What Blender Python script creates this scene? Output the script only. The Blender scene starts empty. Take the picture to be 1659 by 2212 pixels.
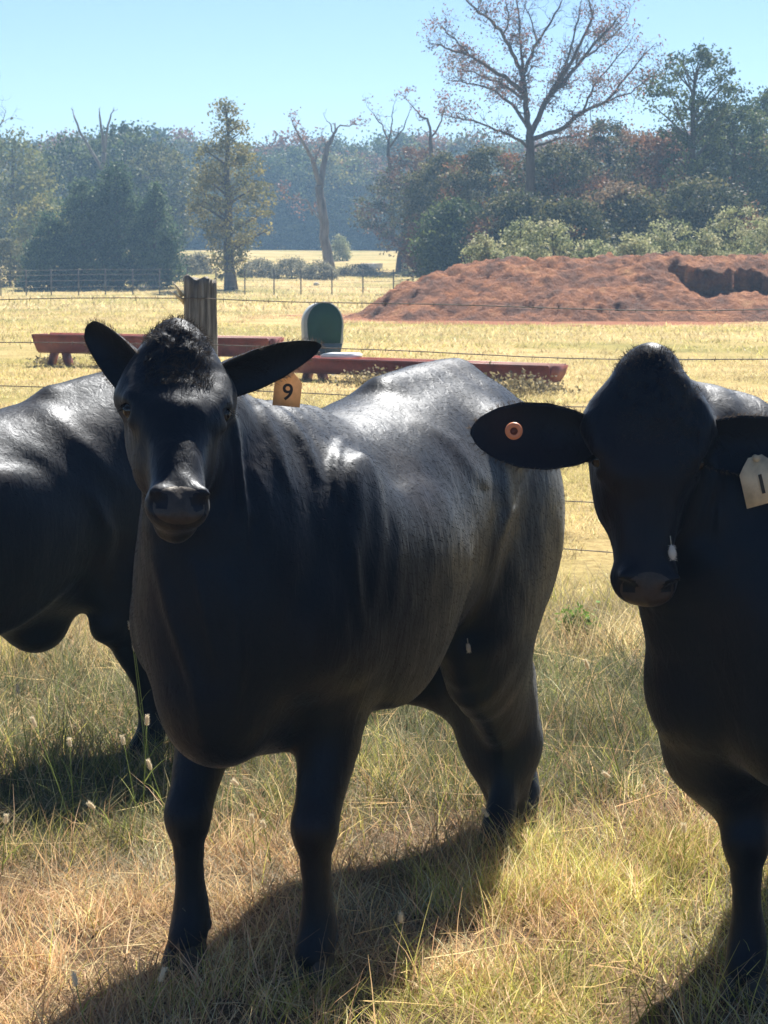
import bpy, math, random, os
import numpy as np
from mathutils import Vector, Matrix

# ------------------------------------------------------------------ camera, world, sun, exposure
H = 1.72; FPX = 4827.0; CX = 829.5; CY = 1106.0
PITCH = math.atan(591.0/FPX)
scene = bpy.context.scene
COL = scene.collection
cam_d = bpy.data.cameras.new('camera'); cam = bpy.data.objects.new('camera', cam_d); COL.objects.link(cam)
cam.location = (0, 0, H); cam.rotation_euler = (math.pi/2-PITCH, 0, 0)
cam_d.sensor_fit = 'VERTICAL'; cam_d.sensor_height = 24.0; cam_d.lens = 24.0*FPX/2212.0
cam_d.clip_end = 6000; cam_d.clip_start = 0.1
scene.camera = cam
cam_d.dof.use_dof = True; cam_d.dof.focus_distance = 5.3; cam_d.dof.aperture_fstop = 17.0

SUN_EL = math.radians(50); SUN_AZ = math.radians(18)      # azimuth from +Y towards +X
world = bpy.data.worlds.new("World"); scene.world = world; world.use_nodes = True
wn = world.node_tree; bg = wn.nodes['Background']
sky = wn.nodes.new('ShaderNodeTexSky'); sky.sky_type = 'NISHITA'; sky.sun_disc = False
sky.sun_elevation = SUN_EL; sky.sun_rotation = SUN_AZ
sky.air_density = 1.0; sky.dust_density = 0.0; sky.ozone_density = 3.0; sky.altitude = 3500
wn.links.new(sky.outputs['Color'], bg.inputs['Color']); bg.inputs['Strength'].default_value = 0.05
sd = bpy.data.lights.new('sun', 'SUN'); sd.energy = 5.0; sd.angle = math.radians(0.55); sd.color = (1.0, 0.93, 0.82)
sun = bpy.data.objects.new('sun', sd); COL.objects.link(sun)
SDIR = Vector((math.sin(SUN_AZ)*math.cos(SUN_EL), math.cos(SUN_AZ)*math.cos(SUN_EL), math.sin(SUN_EL)))
sun.rotation_euler = SDIR.to_track_quat('Z', 'Y').to_euler()
sun.location = (20, 40, 60)
scene.view_settings.view_transform = 'Standard'; scene.view_settings.look = 'None'
scene.view_settings.exposure = 1.40; scene.view_settings.gamma = 1.0
scene.cycles.volume_step_rate = 1.0
scene.cycles.max_bounces = 8; scene.cycles.transparent_max_bounces = 12

rng = np.random.default_rng(7); random.seed(7)

# ------------------------------------------------------------------ pixel helpers (photo shown at 1659 x 2212)
cp, sp = math.cos(PITCH), math.sin(PITCH)
def ray(px, py):
    xc = (px-CX)/FPX; yc = -(py-CY)/FPX
    return np.array([xc, cp+yc*sp, -sp+yc*cp])
def P(px, py, Y):
    r = ray(px, py); return np.array([0, 0, H]) + r*(Y/r[1])
PROF = [(-50, 0), (40, 0), (60, -.25), (95, -.74), (105, -.67), (125, 0.0), (210, .72), (420, 3.0), (900, 8)]
def gz(x, y):
    z = np.interp(y, [p[0] for p in PROF], [p[1] for p in PROF])
    return z
def G(px, py, z0=0.0):
    r = ray(px, py); return np.array([0, 0, H]) + r*((z0-H)/r[2])
def GY(px, Y):                       # point on the ground at depth Y seen in column px
    z = float(gz(0, Y)); d = Y*cp+(H-z)*sp
    return np.array([(px-CX)/FPX*d, Y, z])
def proj(p):
    x, y, z = p; z = z-H
    d = y*cp-z*sp; u = y*sp+z*cp
    return CX+FPX*x/d, CY-FPX*u/d

# ------------------------------------------------------------------ mesh + object helpers
def tag(o, label=None, cat=None, group=None, kind=None):
    if label: o['label'] = label
    if cat: o['category'] = cat
    if group: o['group'] = group
    if kind: o['kind'] = kind
    return o
def empty(name, loc, rz=0.0, **kw):
    o = bpy.data.objects.new(name, None); COL.objects.link(o); o.location = loc; o.rotation_euler = (0, 0, rz)
    o.empty_display_size = .1
    return tag(o, **kw)
def link(name, me, mat=None, parent=None, smooth=False, **kw):
    o = bpy.data.objects.new(name, me); COL.objects.link(o)
    if mat is not None:
        me.materials.clear(); me.materials.append(mat)
    if smooth:
        me.polygons.foreach_set('use_smooth', np.ones(len(me.polygons), bool))
    if parent is not None: o.parent = parent
    return tag(o, **kw)
def np_mesh(name, V, F, col=None, colname='Col'):
    """V (n,3); F (m,k) all same arity or list of arrays of different arity"""
    me = bpy.data.meshes.new(name)
    V = np.asarray(V, np.float32)
    Fs = [np.asarray(f, np.int32) for f in (F if isinstance(F, list) else [F]) if len(f)]
    me.vertices.add(len(V)); me.vertices.foreach_set('co', V.ravel())
    idx = np.concatenate([f.ravel() for f in Fs]); tot = np.concatenate([np.full(len(f), f.shape[1], np.int32) for f in Fs])
    me.loops.add(len(idx)); me.loops.foreach_set('vertex_index', idx)
    me.polygons.add(len(tot)); st = np.zeros(len(tot), np.int32); st[1:] = np.cumsum(tot)[:-1]
    me.polygons.foreach_set('loop_start', st); me.polygons.foreach_set('loop_total', tot)
    if col is not None:
        c = np.ones((len(V), 4), np.float32); c[:, :3] = col
        a = me.color_attributes.new(colname, 'FLOAT_COLOR', 'POINT'); a.data.foreach_set('color', c.ravel())
    me.update(calc_edges=True)
    return me
class MB:
    """collects pieces in one mesh"""
    def __init__(s): s.v = []; s.q = []; s.t = []; s.n = 0; s.c = []
    def add(s, V, Q=None, T=None, col=None):
        V = np.asarray(V, float); s.v.append(V)
        if Q is not None and len(Q): s.q.append(np.asarray(Q, int)+s.n)
        if T is not None and len(T): s.t.append(np.asarray(T, int)+s.n)
        if col is not None: s.c.append(np.broadcast_to(np.asarray(col, float), (len(V), 3)))
        s.n += len(V)
    def box(s, c, d, R=None):
        c = np.array(c, float); d = np.array(d, float)/2
        v = np.array([[x, y, z] for x in (-1, 1) for y in (-1, 1) for z in (-1, 1)], float)*d
        if R is not None: v = v@np.array(R).T
        s.add(v+c, [[0, 1, 3, 2], [4, 6, 7, 5], [0, 4, 5, 1], [2, 3, 7, 6], [0, 2, 6, 4], [1, 5, 7, 3]])
    def tube(s, pts, rad, n=8, cap=True, col=None):
        pts = np.asarray(pts, float); m = len(pts); rad = np.broadcast_to(np.asarray(rad, float), (m,))
        T = np.gradient(pts, axis=0); T /= np.linalg.norm(T, axis=1)[:, None]+1e-12
        ref = np.array([0, 0, 1.0]) if abs(T[0][2]) < .9 else np.array([1.0, 0, 0])
        U = np.cross(T, ref); U /= np.linalg.norm(U, axis=1)[:, None]+1e-12
        W = np.cross(T, U)
        a = np.arange(n)*2*math.pi/n
        V = (pts[:, None, :] + rad[:, None, None]*(np.cos(a)[None, :, None]*U[:, None, :]+np.sin(a)[None, :, None]*W[:, None, :])).reshape(-1, 3)
        i = np.arange(m-1)[:, None]*n; j = np.arange(n)[None, :]; j2 = (j+1) % n
        Q = np.stack([i+j, i+n+j, i+n+j2, i+j2], -1).reshape(-1, 4)
        Tt = None
        if cap:
            V = np.vstack([V, pts[0], pts[-1]]); c0 = m*n; c1 = c0+1; jj = np.arange(n); jn = (jj+1) % n
            Tt = np.vstack([np.stack([np.full(n, c0), jj, jn], 1), np.stack([np.full(n, c1), (m-1)*n+jn, (m-1)*n+jj], 1)])
        s.add(V, Q, Tt, col)
    def ball(s, c, r, nu=12, nv=8, R=None, col=None):
        r = np.broadcast_to(np.asarray(r, float), (3,))
        V = []; 
        for i in range(nv+1):
            th = math.pi*i/nv
            for j in range(nu):
                ph = 2*math.pi*j/nu; V.append((math.sin(th)*math.cos(ph)*r[0], math.sin(th)*math.sin(ph)*r[1], math.cos(th)*r[2]))
        V = np.array(V)
        if R is not None: V = V@np.array(R).T
        Q = [[i*nu+j, (i+1)*nu+j, (i+1)*nu+(j+1) % nu, i*nu+(j+1) % nu] for i in range(nv) for j in range(nu)]
        s.add(V+np.array(c), Q, None, col)
    def mesh(s, name):
        F = []
        if s.q: F.append(np.vstack(s.q))
        if s.t: F.append(np.vstack(s.t))
        col = np.vstack(s.c) if s.c and sum(len(c) for c in s.c) == s.n else None
        return np_mesh(name, np.vstack(s.v), F, col)
    def build(s, name, mat, parent=None, smooth=False, **kw):
        return link(name, s.mesh(name), mat, parent, smooth, **kw)

# value noise
def hash3(ix, iy, iz, seed=0):
    n = (ix*374761393 + iy*668265263 + iz*2147483647 + seed*1274126177) & 0xffffffff
    n = ((n ^ (n >> 13))*1274126177) & 0xffffffff
    n = (n ^ (n >> 16)) & 0xffffffff
    return n/4294967295.0
def vnoise(p, seed=0):
    p = np.asarray(p, float); i = np.floor(p).astype(np.int64); f = p-i; f = f*f*(3-2*f)
    r = 0
    for dx in (0, 1):
        for dy in (0, 1):
            for dz in (0, 1):
                w = (f[..., 0] if dx else 1-f[..., 0])*(f[..., 1] if dy else 1-f[..., 1])*(f[..., 2] if dz else 1-f[..., 2])
                r = r+w*hash3(i[..., 0]+dx, i[..., 1]+dy, i[..., 2]+dz, seed)
    return r
def fbm(p, o=4, seed=0):
    a = .5; s = 0; p = np.asarray(p, float); t = 0
    for k in range(o):
        s = s+a*vnoise(p, seed+k); t += a; p = p*2.03+17.1; a *= .5
    return s/t

# ------------------------------------------------------------------ materials
def mat_new(name):
    m = bpy.data.materials.new(name); m.use_nodes = True
    nt = m.node_tree; b = nt.nodes['Principled BSDF']
    return m, nt, b
def N(nt, t, **kw):
    n = nt.nodes.new(t)
    for k, v in kw.items(): setattr(n, k, v)
    return n
def ramp(nt, fac, stops):
    r = N(nt, 'ShaderNodeValToRGB'); e = r.color_ramp.elements
    while len(e) < len(stops): e.new(.5)
    for el, (p, c) in zip(e, stops): el.position = p; el.color = (*c, 1)
    nt.links.new(fac, r.inputs['Fac']); return r.outputs['Color']
def noise(nt, scale, detail=5, rough=.55, vec=None, dist=0):
    n = N(nt, 'ShaderNodeTexNoise'); n.inputs['Scale'].default_value = scale; n.inputs['Detail'].default_value = detail
    n.inputs['Roughness'].default_value = rough; n.inputs['Distortion'].default_value = dist
    if vec is not None: nt.links.new(vec, n.inputs['Vector'])
    return n.outputs['Fac']
def coords(nt, kind='Object', scale=(1, 1, 1), rot=(0, 0, 0)):
    t = N(nt, 'ShaderNodeTexCoord'); m = N(nt, 'ShaderNodeMapping'); m.inputs['Scale'].default_value = scale; m.inputs['Rotation'].default_value = rot
    nt.links.new(t.outputs[kind], m.inputs['Vector']); return m.outputs['Vector']
def bump(nt, b, h, strength, dist):
    n = N(nt, 'ShaderNodeBump'); n.inputs['Strength'].default_value = strength; n.inputs['Distance'].default_value = dist
    nt.links.new(h, n.inputs['Height']); nt.links.new(n.outputs['Normal'], b.inputs['Normal']); return n
def mixc(nt, fac, a, b, mode='MIX'):
    m = N(nt, 'ShaderNodeMix', data_type='RGBA', blend_type=mode)
    for s, v in ((m.inputs[0], fac), (m.inputs[6], a), (m.inputs[7], b)):
        if hasattr(v, 'links') or isinstance(v, bpy.types.NodeSocket): nt.links.new(v, s)
        else: s.default_value = v if isinstance(v, (int, float)) else (*v, 1)
    return m.outputs[2]
def simple(name, stops, scale=8, rough=.8, bstr=.3, bdist=.01, spec=.3, kind='Object', sc=(1, 1, 1), metallic=0):
    m, nt, b = mat_new(name); v = coords(nt, kind, sc); f = noise(nt, scale, 6, .6, v)
    nt.links.new(ramp(nt, f, stops), b.inputs['Base Color']); b.inputs['Roughness'].default_value = rough
    b.inputs['Specular IOR Level'].default_value = spec; b.inputs['Metallic'].default_value = metallic
    if bstr: bump(nt, b, f, bstr, bdist)
    return m
def attr_mat(name, rough=.7, spec=.2, trans=0.0, tcol=None, jitter=.25):
    """colour from vertex attribute Col, thin leaves with some translucency"""
    m, nt, b = mat_new(name)
    a = N(nt, 'ShaderNodeAttribute', attribute_name='Col')
    b.inputs['Roughness'].default_value = rough; b.inputs['Specular IOR Level'].default_value = spec
    nt.links.new(a.outputs['Color'], b.inputs['Base Color'])
    if trans:
        t = N(nt, 'ShaderNodeBsdfTranslucent'); mx = N(nt, 'ShaderNodeMixShader'); mx.inputs[0].default_value = trans
        nt.links.new(a.outputs['Color'], t.inputs['Color'])
        nt.links.new(b.outputs[0], mx.inputs[1]); nt.links.new(t.outputs[0], mx.inputs[2])
        nt.links.new(mx.outputs[0], nt.nodes['Material Output'].inputs['Surface'])
    return m
M = {}
M['leaf'] = attr_mat('leaf_foliage', .65, .25, .35)
M['grass'] = attr_mat('dry_grass_blades', .6, .25, .45)
M['bark'] = simple('grey_brown_bark', [(.3, (.05, .04, .035)), (.7, (.14, .115, .095))], 6, .9, .6, .03, .1, sc=(1, 1, .25))
M['deadbark'] = simple('bleached_bark', [(.3, (.10, .085, .07)), (.7, (.26, .23, .2))], 5, .9, .6, .03, .1, sc=(1, 1, .25))
M['wire'] = simple('rusty_wire', [(.3, (.07, .055, .045)), (.7, (.17, .14, .12))], 40, .6, 0, 0, .4)
M['tpost'] = simple('weathered_steel_post', [(.3, (.10, .09, .08)), (.7, (.2, .18, .16))], 10, .7, 0, 0, .3)

def ground_material():
    m, nt, b = mat_new('dry_pasture')
    v = coords(nt, 'Object')
    big = noise(nt, .16, 5, .6, v); mid = noise(nt, 1.1, 6, .65, v); fine = noise(nt, 14, 6, .7, v)
    vs = coords(nt, 'Object', (1, .35, 1)); streak = noise(nt, 2.2, 6, .6, vs)
    straw = ramp(nt, mid, [(.25, (.29, .22, .10)), (.5, (.48, .37, .17)), (.75, (.62, .49, .25))])
    green = ramp(nt, streak, [(.3, (.20, .19, .06)), (.7, (.36, .31, .11))])
    gf = ramp(nt, big, [(.42, (0, 0, 0)), (.62, (1, 1, 1))])
    c = mixc(nt, gf, straw, green)
    df = ramp(nt, fine, [(.30, (.55, .5, .45)), (.6, (1, 1, 1))])
    c = mixc(nt, 1.0, c, df, 'MULTIPLY')
    # red soil showing through in front of and around the dirt heap
    geo = N(nt, 'ShaderNodeTexCoord'); sx = N(nt, 'ShaderNodeSeparateXYZ'); nt.links.new(geo.outputs['Object'], sx.inputs[0])
    def mm(op, a, b_, c_=None):
        n = N(nt, 'ShaderNodeMath', operation=op)
        for i, q in enumerate((a, b_, c_)):
            if q is None: continue
            if isinstance(q, (int, float)): n.inputs[i].default_value = q
            else: nt.links.new(q, n.inputs[i])
        return n.outputs[0]
    dx = mm('DIVIDE', mm('SUBTRACT', sx.outputs[0], 4.2), 7.0); dy = mm('DIVIDE', mm('SUBTRACT', sx.outputs[1], 54.0), 7.5)
    r = mm('SQRT', mm('ADD', mm('MULTIPLY', dx, dx), mm('MULTIPLY', dy, dy)), 0)
    rr = mm('ADD', r, mm('MULTIPLY', mm('SUBTRACT', mid, .5), 1.6))
    mask = mm('SUBTRACT', 1.0, mm('SMOOTH_MIN', 1.0, mm('MAXIMUM', mm('MULTIPLY', mm('SUBTRACT', rr, .78), 5.0), 0), .1))
    red = ramp(nt, fine, [(.3, (.16, .065, .035)), (.7, (.34, .15, .085))])
    c = mixc(nt, mask, c, red)
    # bare dark soil and thatch close to the camera, under the blades
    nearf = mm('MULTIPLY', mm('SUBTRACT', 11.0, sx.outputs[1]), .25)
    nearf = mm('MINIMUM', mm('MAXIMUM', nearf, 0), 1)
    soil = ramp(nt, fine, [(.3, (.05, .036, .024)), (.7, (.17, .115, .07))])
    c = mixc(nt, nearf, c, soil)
    nt.links.new(c, b.inputs['Base Color']); b.inputs['Roughness'].default_value = .95; b.inputs['Specular IOR Level'].default_value = .1
    h = mixc(nt, .5, fine, mid)
    bump(nt, b, h, .9, .08)
    return m
M['ground'] = ground_material()

def coat_material(name='black_coat'):
    m, nt, b = mat_new(name)
    v = coords(nt, 'Object', (24, 24, 8), (0, .6, 0)); hair = noise(nt, 1.6, 4, .6, v, .6)
    v2 = coords(nt, 'Object'); clump = noise(nt, 9, 4, .6, v2, .1)
    big = noise(nt, 3.0, 4, .5, v2)
    nt.links.new(ramp(nt, big, [(.35, (.002, .003, .007)), (.52, (.004, .005, .008)), (.72, (.012, .007, .006))]), b.inputs['Base Color'])
    rr = ramp(nt, clump, [(.3, (.42, .42, .42)), (.7, (.56, .56, .56))])
    nt.links.new(rr, b.inputs['Roughness'])
    b.inputs['Specular IOR Level'].default_value = .26
    b.inputs['Specular Tint'].default_value = (.52, .70, 1, 1)
    b.inputs['Sheen Weight'].default_value = .08; b.inputs['Sheen Roughness'].default_value = .4
    b.inputs['Sheen Tint'].default_value = (.8, .88, 1, 1)
    h = mixc(nt, .30, hair, clump)
    bump(nt, b, h, .32, .012)
    return m
M['coat'] = coat_material()
M['hair'] = simple('black_hair', [(.3, (.003, .0035, .006)), (.7, (.008, .0075, .009))], 30, .68, 0, 0, .10)
M['lit_hair'] = attr_mat('sunlit_look_hair', .6, .3, .5)
M['nose'] = simple('dark_wet_nose', [(.3, (.018, .015, .015)), (.7, (.042, .032, .029))], 60, .42, .5, .004, .35)
M['hoof'] = simple('dark_hoof_horn', [(.3, (.02, .017, .015)), (.7, (.06, .05, .042))], 25, .55, .3, .003, .4)
m, nt, b = mat_new('eye_surface'); b.inputs['Base Color'].default_value = (.008, .006, .006, 1); b.inputs['Roughness'].default_value = .06; M['eye'] = m

# ------------------------------------------------------------------ cattle: smooth-blended distance field, meshed by surface nets
class Field:
    def __init__(s, lo, hi, h):
        s.lo = np.array(lo, float); s.h = h; s.n = np.ceil((np.array(hi)-s.lo)/h).astype(int)+1
        s.F = np.full(s.n, 1.0, np.float32)
    def _grid(s, a, b):
        i0 = np.clip(np.floor((a-s.lo)/s.h).astype(int), 0, s.n-1); i1 = np.clip(np.ceil((b-s.lo)/s.h).astype(int)+1, 1, s.n)
        sl = tuple(slice(i0[k], i1[k]) for k in range(3))
        ax = [(s.lo[k]+s.h*np.arange(i0[k], i1[k])).astype(np.float32) for k in range(3)]
        return sl, ax[0][:, None, None], ax[1][None, :, None], ax[2][None, None, :]
    def put(s, d, sl, k, sub=False):
        A = s.F[sl]
        if sub:
            d = -d; h = np.maximum(k-np.abs(A-d), 0)/k; s.F[sl] = np.maximum(A, d)+h*h*k*.25
        else:
            h = np.maximum(k-np.abs(A-d), 0)/k; s.F[sl] = np.minimum(A, d)-h*h*k*.25
    def seg(s, A, B, ra, rb, U, k=.05, sub=False, box=None):
        """elliptic cone segment; ra, rb = (radius along U, radius across)"""
        A = np.array(A, float); B = np.array(B, float); D = B-A; L = np.linalg.norm(D); W = D/max(L, 1e-9)
        U = np.array(U, float); U = U-W*np.dot(U, W); U /= np.linalg.norm(U); V = np.cross(W, U)
        R = max(max(ra), max(rb))+k+.02
        sl, X, Y, Z = s._grid(np.minimum(A, B)-R, np.maximum(A, B)+R)
        X = X-A[0]; Y = Y-A[1]; Z = Z-A[2]
        w = X*W[0]+Y*W[1]+Z*W[2]; t = np.clip(w/max(L, 1e-9), 0, 1)
        w = w-t*L; u = X*U[0]+Y*U[1]+Z*U[2]; v = X*V[0]+Y*V[1]+Z*V[2]
        ts = t
        ru = ra[0]+(rb[0]-ra[0])*ts; rv = ra[1]+(rb[1]-ra[1])*ts; rw = np.minimum(ru, rv)
        k0 = np.sqrt((u/ru)**2+(v/rv)**2+(w/rw)**2)+1e-6; k1 = np.sqrt((u/ru**2)**2+(v/rv**2)**2+(w/rw**2)**2)+1e-6
        d = k0*(k0-1)/k1
        return d, sl
    def cone(s, A, B, ra, rb, U=(0, 1, 0), k=.05, sub=False):
        ra = (ra, ra) if np.isscalar(ra) else ra; rb = (rb, rb) if np.isscalar(rb) else rb
        d, sl = s.seg(A, B, ra, rb, U, k); s.put(d, sl, k, sub)
    def chain(s, st, U=(0, 1, 0), k=.05, ki=.012):
        """stations (point, radius or (ru, rv)); smooth Catmull interpolation between them"""
        P_ = np.array([q[0] for q in st], float); R_ = np.array([(q[1], q[1]) if np.isscalar(q[1]) else q[1] for q in st], float)
        A = np.hstack([P_, R_]); out = []
        n = len(A)
        for i in range(n-1):
            a0 = A[max(i-1, 0)]; a1 = A[i]; a2 = A[i+1]; a3 = A[min(i+2, n-1)]
            for t in np.linspace(0, 1, 4)[:-1]:
                out.append(.5*((2*a1)+(-a0+a2)*t+(2*a0-5*a1+4*a2-a3)*t*t+(-a0+3*a1-3*a2+a3)*t**3))
        out.append(A[-1])
        T = Field.__new__(Field); T.lo = s.lo; T.h = s.h; T.n = s.n
        lo = A[:, :3].min(0)-A[:, 3:].max()-k-.03; hi = A[:, :3].max(0)+A[:, 3:].max()+k+.03
        i0 = np.clip(np.floor((lo-s.lo)/s.h).astype(int), 0, s.n-1); i1 = np.clip(np.ceil((hi-s.lo)/s.h).astype(int)+1, 1, s.n)
        T.lo = s.lo+i0*s.h; T.n = i1-i0; T.F = np.full(T.n, 1.0, np.float32)
        for a, b_ in zip(out[:-1], out[1:]):
            if np.linalg.norm(a[:3]-b_[:3]) < 1e-4: continue
            d, sl = T.seg(a[:3], b_[:3], np.maximum(a[3:], .004), np.maximum(b_[3:], .004), U, .03); T.put(d, sl, ki)
        sl = tuple(slice(i0[q], i1[q]) for q in range(3)); s.put(T.F, sl, k)
    def ell(s, c, r, R=None, k=.05, sub=False):
        c = np.array(c, float); r = np.array(r, float); m = r.max()+k+.02
        sl, X, Y, Z = s._grid(c-m, c+m); X = X-c[0]; Y = Y-c[1]; Z = Z-c[2]
        if R is None: q = (X, Y, Z)
        else:
            R = np.array(R, float); q = tuple(X*R[i][0]+Y*R[i][1]+Z*R[i][2] for i in range(3))
        k0 = np.sqrt(sum((q[i]/r[i])**2 for i in range(3)))+1e-6; k1 = np.sqrt(sum((q[i]/r[i]**2)**2 for i in range(3)))+1e-6
        s.put(k0*(k0-1)/k1, sl, k, sub)
    def mesh(s, smooth=2):
        F = s.F; n = s.n; nc = n-1; C = int(nc[0]*nc[1]*nc[2])
        ps = np.zeros((3,)+(0,)); cells = []; pts = []; quads = []
        for ax in range(3):
            o = [slice(None)]*3; o2 = [slice(None)]*3; o[ax] = slice(0, -1); o2[ax] = slice(1, None)
            a = F[tuple(o)]; b_ = F[tuple(o2)]; m_ = (a < 0) != (b_ < 0)
            I = np.argwhere(m_); f0 = a[m_]; f1 = b_[m_]; t = f0/(f0-f1)
            p = I.astype(float); p[:, ax] += t
            b1, b2 = (ax+1) % 3, (ax+2) % 3
            ok = (I[:, b1] > 0) & (I[:, b2] > 0) & (I[:, b1] < nc[b1]) & (I[:, b2] < nc[b2])
            I = I[ok]; p = p[ok]; f0 = f0[ok]; q = []
            for d1, d2 in ((-1, -1), (0, -1), (0, 0), (-1, 0)):
                c = I.copy(); c[:, b1] += d1; c[:, b2] += d2
                cid = (c[:, 0]*nc[1]+c[:, 1])*nc[2]+c[:, 2]; q.append(cid); cells.append(cid); pts.append(p)
            q = np.stack(q, 1); neg = f0 >= 0; q[neg] = q[neg][:, ::-1]; quads.append(q)
        cells = np.concatenate(cells); pts = np.vstack(pts); quads = np.vstack(quads)
        u, inv = np.unique(cells, return_inverse=True); cnt = np.bincount(inv)
        V = np.stack([np.bincount(inv, pts[:, k])/cnt for k in range(3)], 1)
        Q = np.searchsorted(u, quads)
        V = s.lo+V*s.h
        E = np.vstack([Q[:, [0, 1]], Q[:, [1, 2]], Q[:, [2, 3]], Q[:, [3, 0]]])
        for _ in range(smooth):
            d = np.bincount(E[:, 0], minlength=len(V))+np.bincount(E[:, 1], minlength=len(V))
            S = np.stack([np.bincount(E[:, 0], V[E[:, 1], k], len(V))+np.bincount(E[:, 1], V[E[:, 0], k], len(V)) for k in range(3)], 1)
            V = .4*V+.6*S/d[:, None]
        return V, Q

def nrm(v): v = np.array(v, float); return v/np.linalg.norm(v)
def vert_normals(V, Q):
    n = np.cross(V[Q[:, 2]]-V[Q[:, 0]], V[Q[:, 3]]-V[Q[:, 1]]); out = np.zeros_like(V)
    for k in range(4):
        for a in range(3): out[:, a] += np.bincount(Q[:, k], n[:, a], len(V))
    return out/(np.linalg.norm(out, axis=1)[:, None]+1e-12)

def strands(roots, dirs, lens, wid, curl=None, seg=2, side=None):
    """thin tapering ribbons"""
    n = len(roots); dirs = dirs/np.linalg.norm(dirs, axis=1)[:, None]
    if side is None: side = np.cross(dirs, rng.normal(size=(n, 3)))
    side = side/(np.linalg.norm(side, axis=1)[:, None]+1e-9)
    if curl is None: curl = np.zeros((n, 3))
    V = np.zeros((n, 2*(seg+1), 3))
    for i in range(seg+1):
        t = i/seg; c = roots+dirs*(lens*t)[:, None]+curl*(t*t); w = (wid*(1-t*.9))[:, None]/2
        V[:, 2*i] = c-side*w; V[:, 2*i+1] = c+side*w
    b0 = (np.arange(n)*(2*(seg+1)))[:, None]
    Q = np.concatenate([b0+np.array([[2*i, 2*i+1, 2*i+3, 2*i+2]]) for i in range(seg)], 0)
    return V.reshape(-1, 3), Q

def ear_geo(base, tip, face, width, cup=.35, thick=.010, droop=0.0, nl=26, nw=14, prof=None):
    """leaf-shaped cupped ear; face = direction the hollow looks"""
    base = np.array(base, float); tip = np.array(tip, float); A = tip-base; L = np.linalg.norm(A); A /= L
    Fz = np.array(face, float); Fz = nrm(Fz-A*np.dot(Fz, A)); S = np.cross(A, Fz)
    top = []; bot = []
    for i in range(nl+1):
        s = i/nl
        w = width*.5*(np.interp(s, [0, .08, .25, .45, .65, .82, .92, .97, 1], prof or [.40, .50, .82, 1.0, .98, .76, .50, .30, .08]))
        cc = cup*(1.5-s*.9)
        row1 = []; row2 = []
        for j in range(nw+1):
            a = -1+2*j/nw; th = a*cc*2.0
            rad = w/(max(math.sin(min(cc*2.0, 1.5)), .2))
            x = rad*math.sin(th) if cc*2 < 1.5 else w*math.sin(a*1.5)
            depth = rad*(1-math.cos(th)) if cc*2 < 1.5 else w*(1-math.cos(a*1.5))
            c = base+A*(s*L)+S*x+Fz*(depth-.3*w)+np.array([0, 0, -droop*s*s*L])
            tk = thick*(1-.8*abs(a)**3)*(1-.5*s)
            row1.append(c+Fz*tk/2); row2.append(c-Fz*tk*.5-Fz*thick*(1-s)*1.5*(1-a*a))
        top.append(row1); bot.append(row2)
    V = np.array(top+bot).reshape(-1, 3); n1 = (nl+1)*(nw+1); Q = []
    for i in range(nl):
        for j in range(nw):
            a = i*(nw+1)+j; Q.append([a, a+1, a+nw+2, a+nw+1]); Q.append([n1+a, n1+a+nw+1, n1+a+nw+2, n1+a+1])
    for i in range(nl):
        a = i*(nw+1); Q.append([a, a+nw+1, n1+a+nw+1, n1+a]); a += nw; Q.append([a, n1+a, n1+a+nw+1, a+nw+1])
    a = nl*(nw+1)
    for j in range(nw): Q.append([a+j, a+j+1, n1+a+j+1, n1+a+j])
    rim = [V[i*(nw+1)+(0 if e else nw)] for e in (0, 1) for i in range(2, nl+1)]
    rimd = [(-S if e else S)*.8+A*.8 for e in (0, 1) for i in range(2, nl+1)]
    return V, np.array(Q), np.array(rim), np.array(rimd), (A, S, Fz, L)

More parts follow.
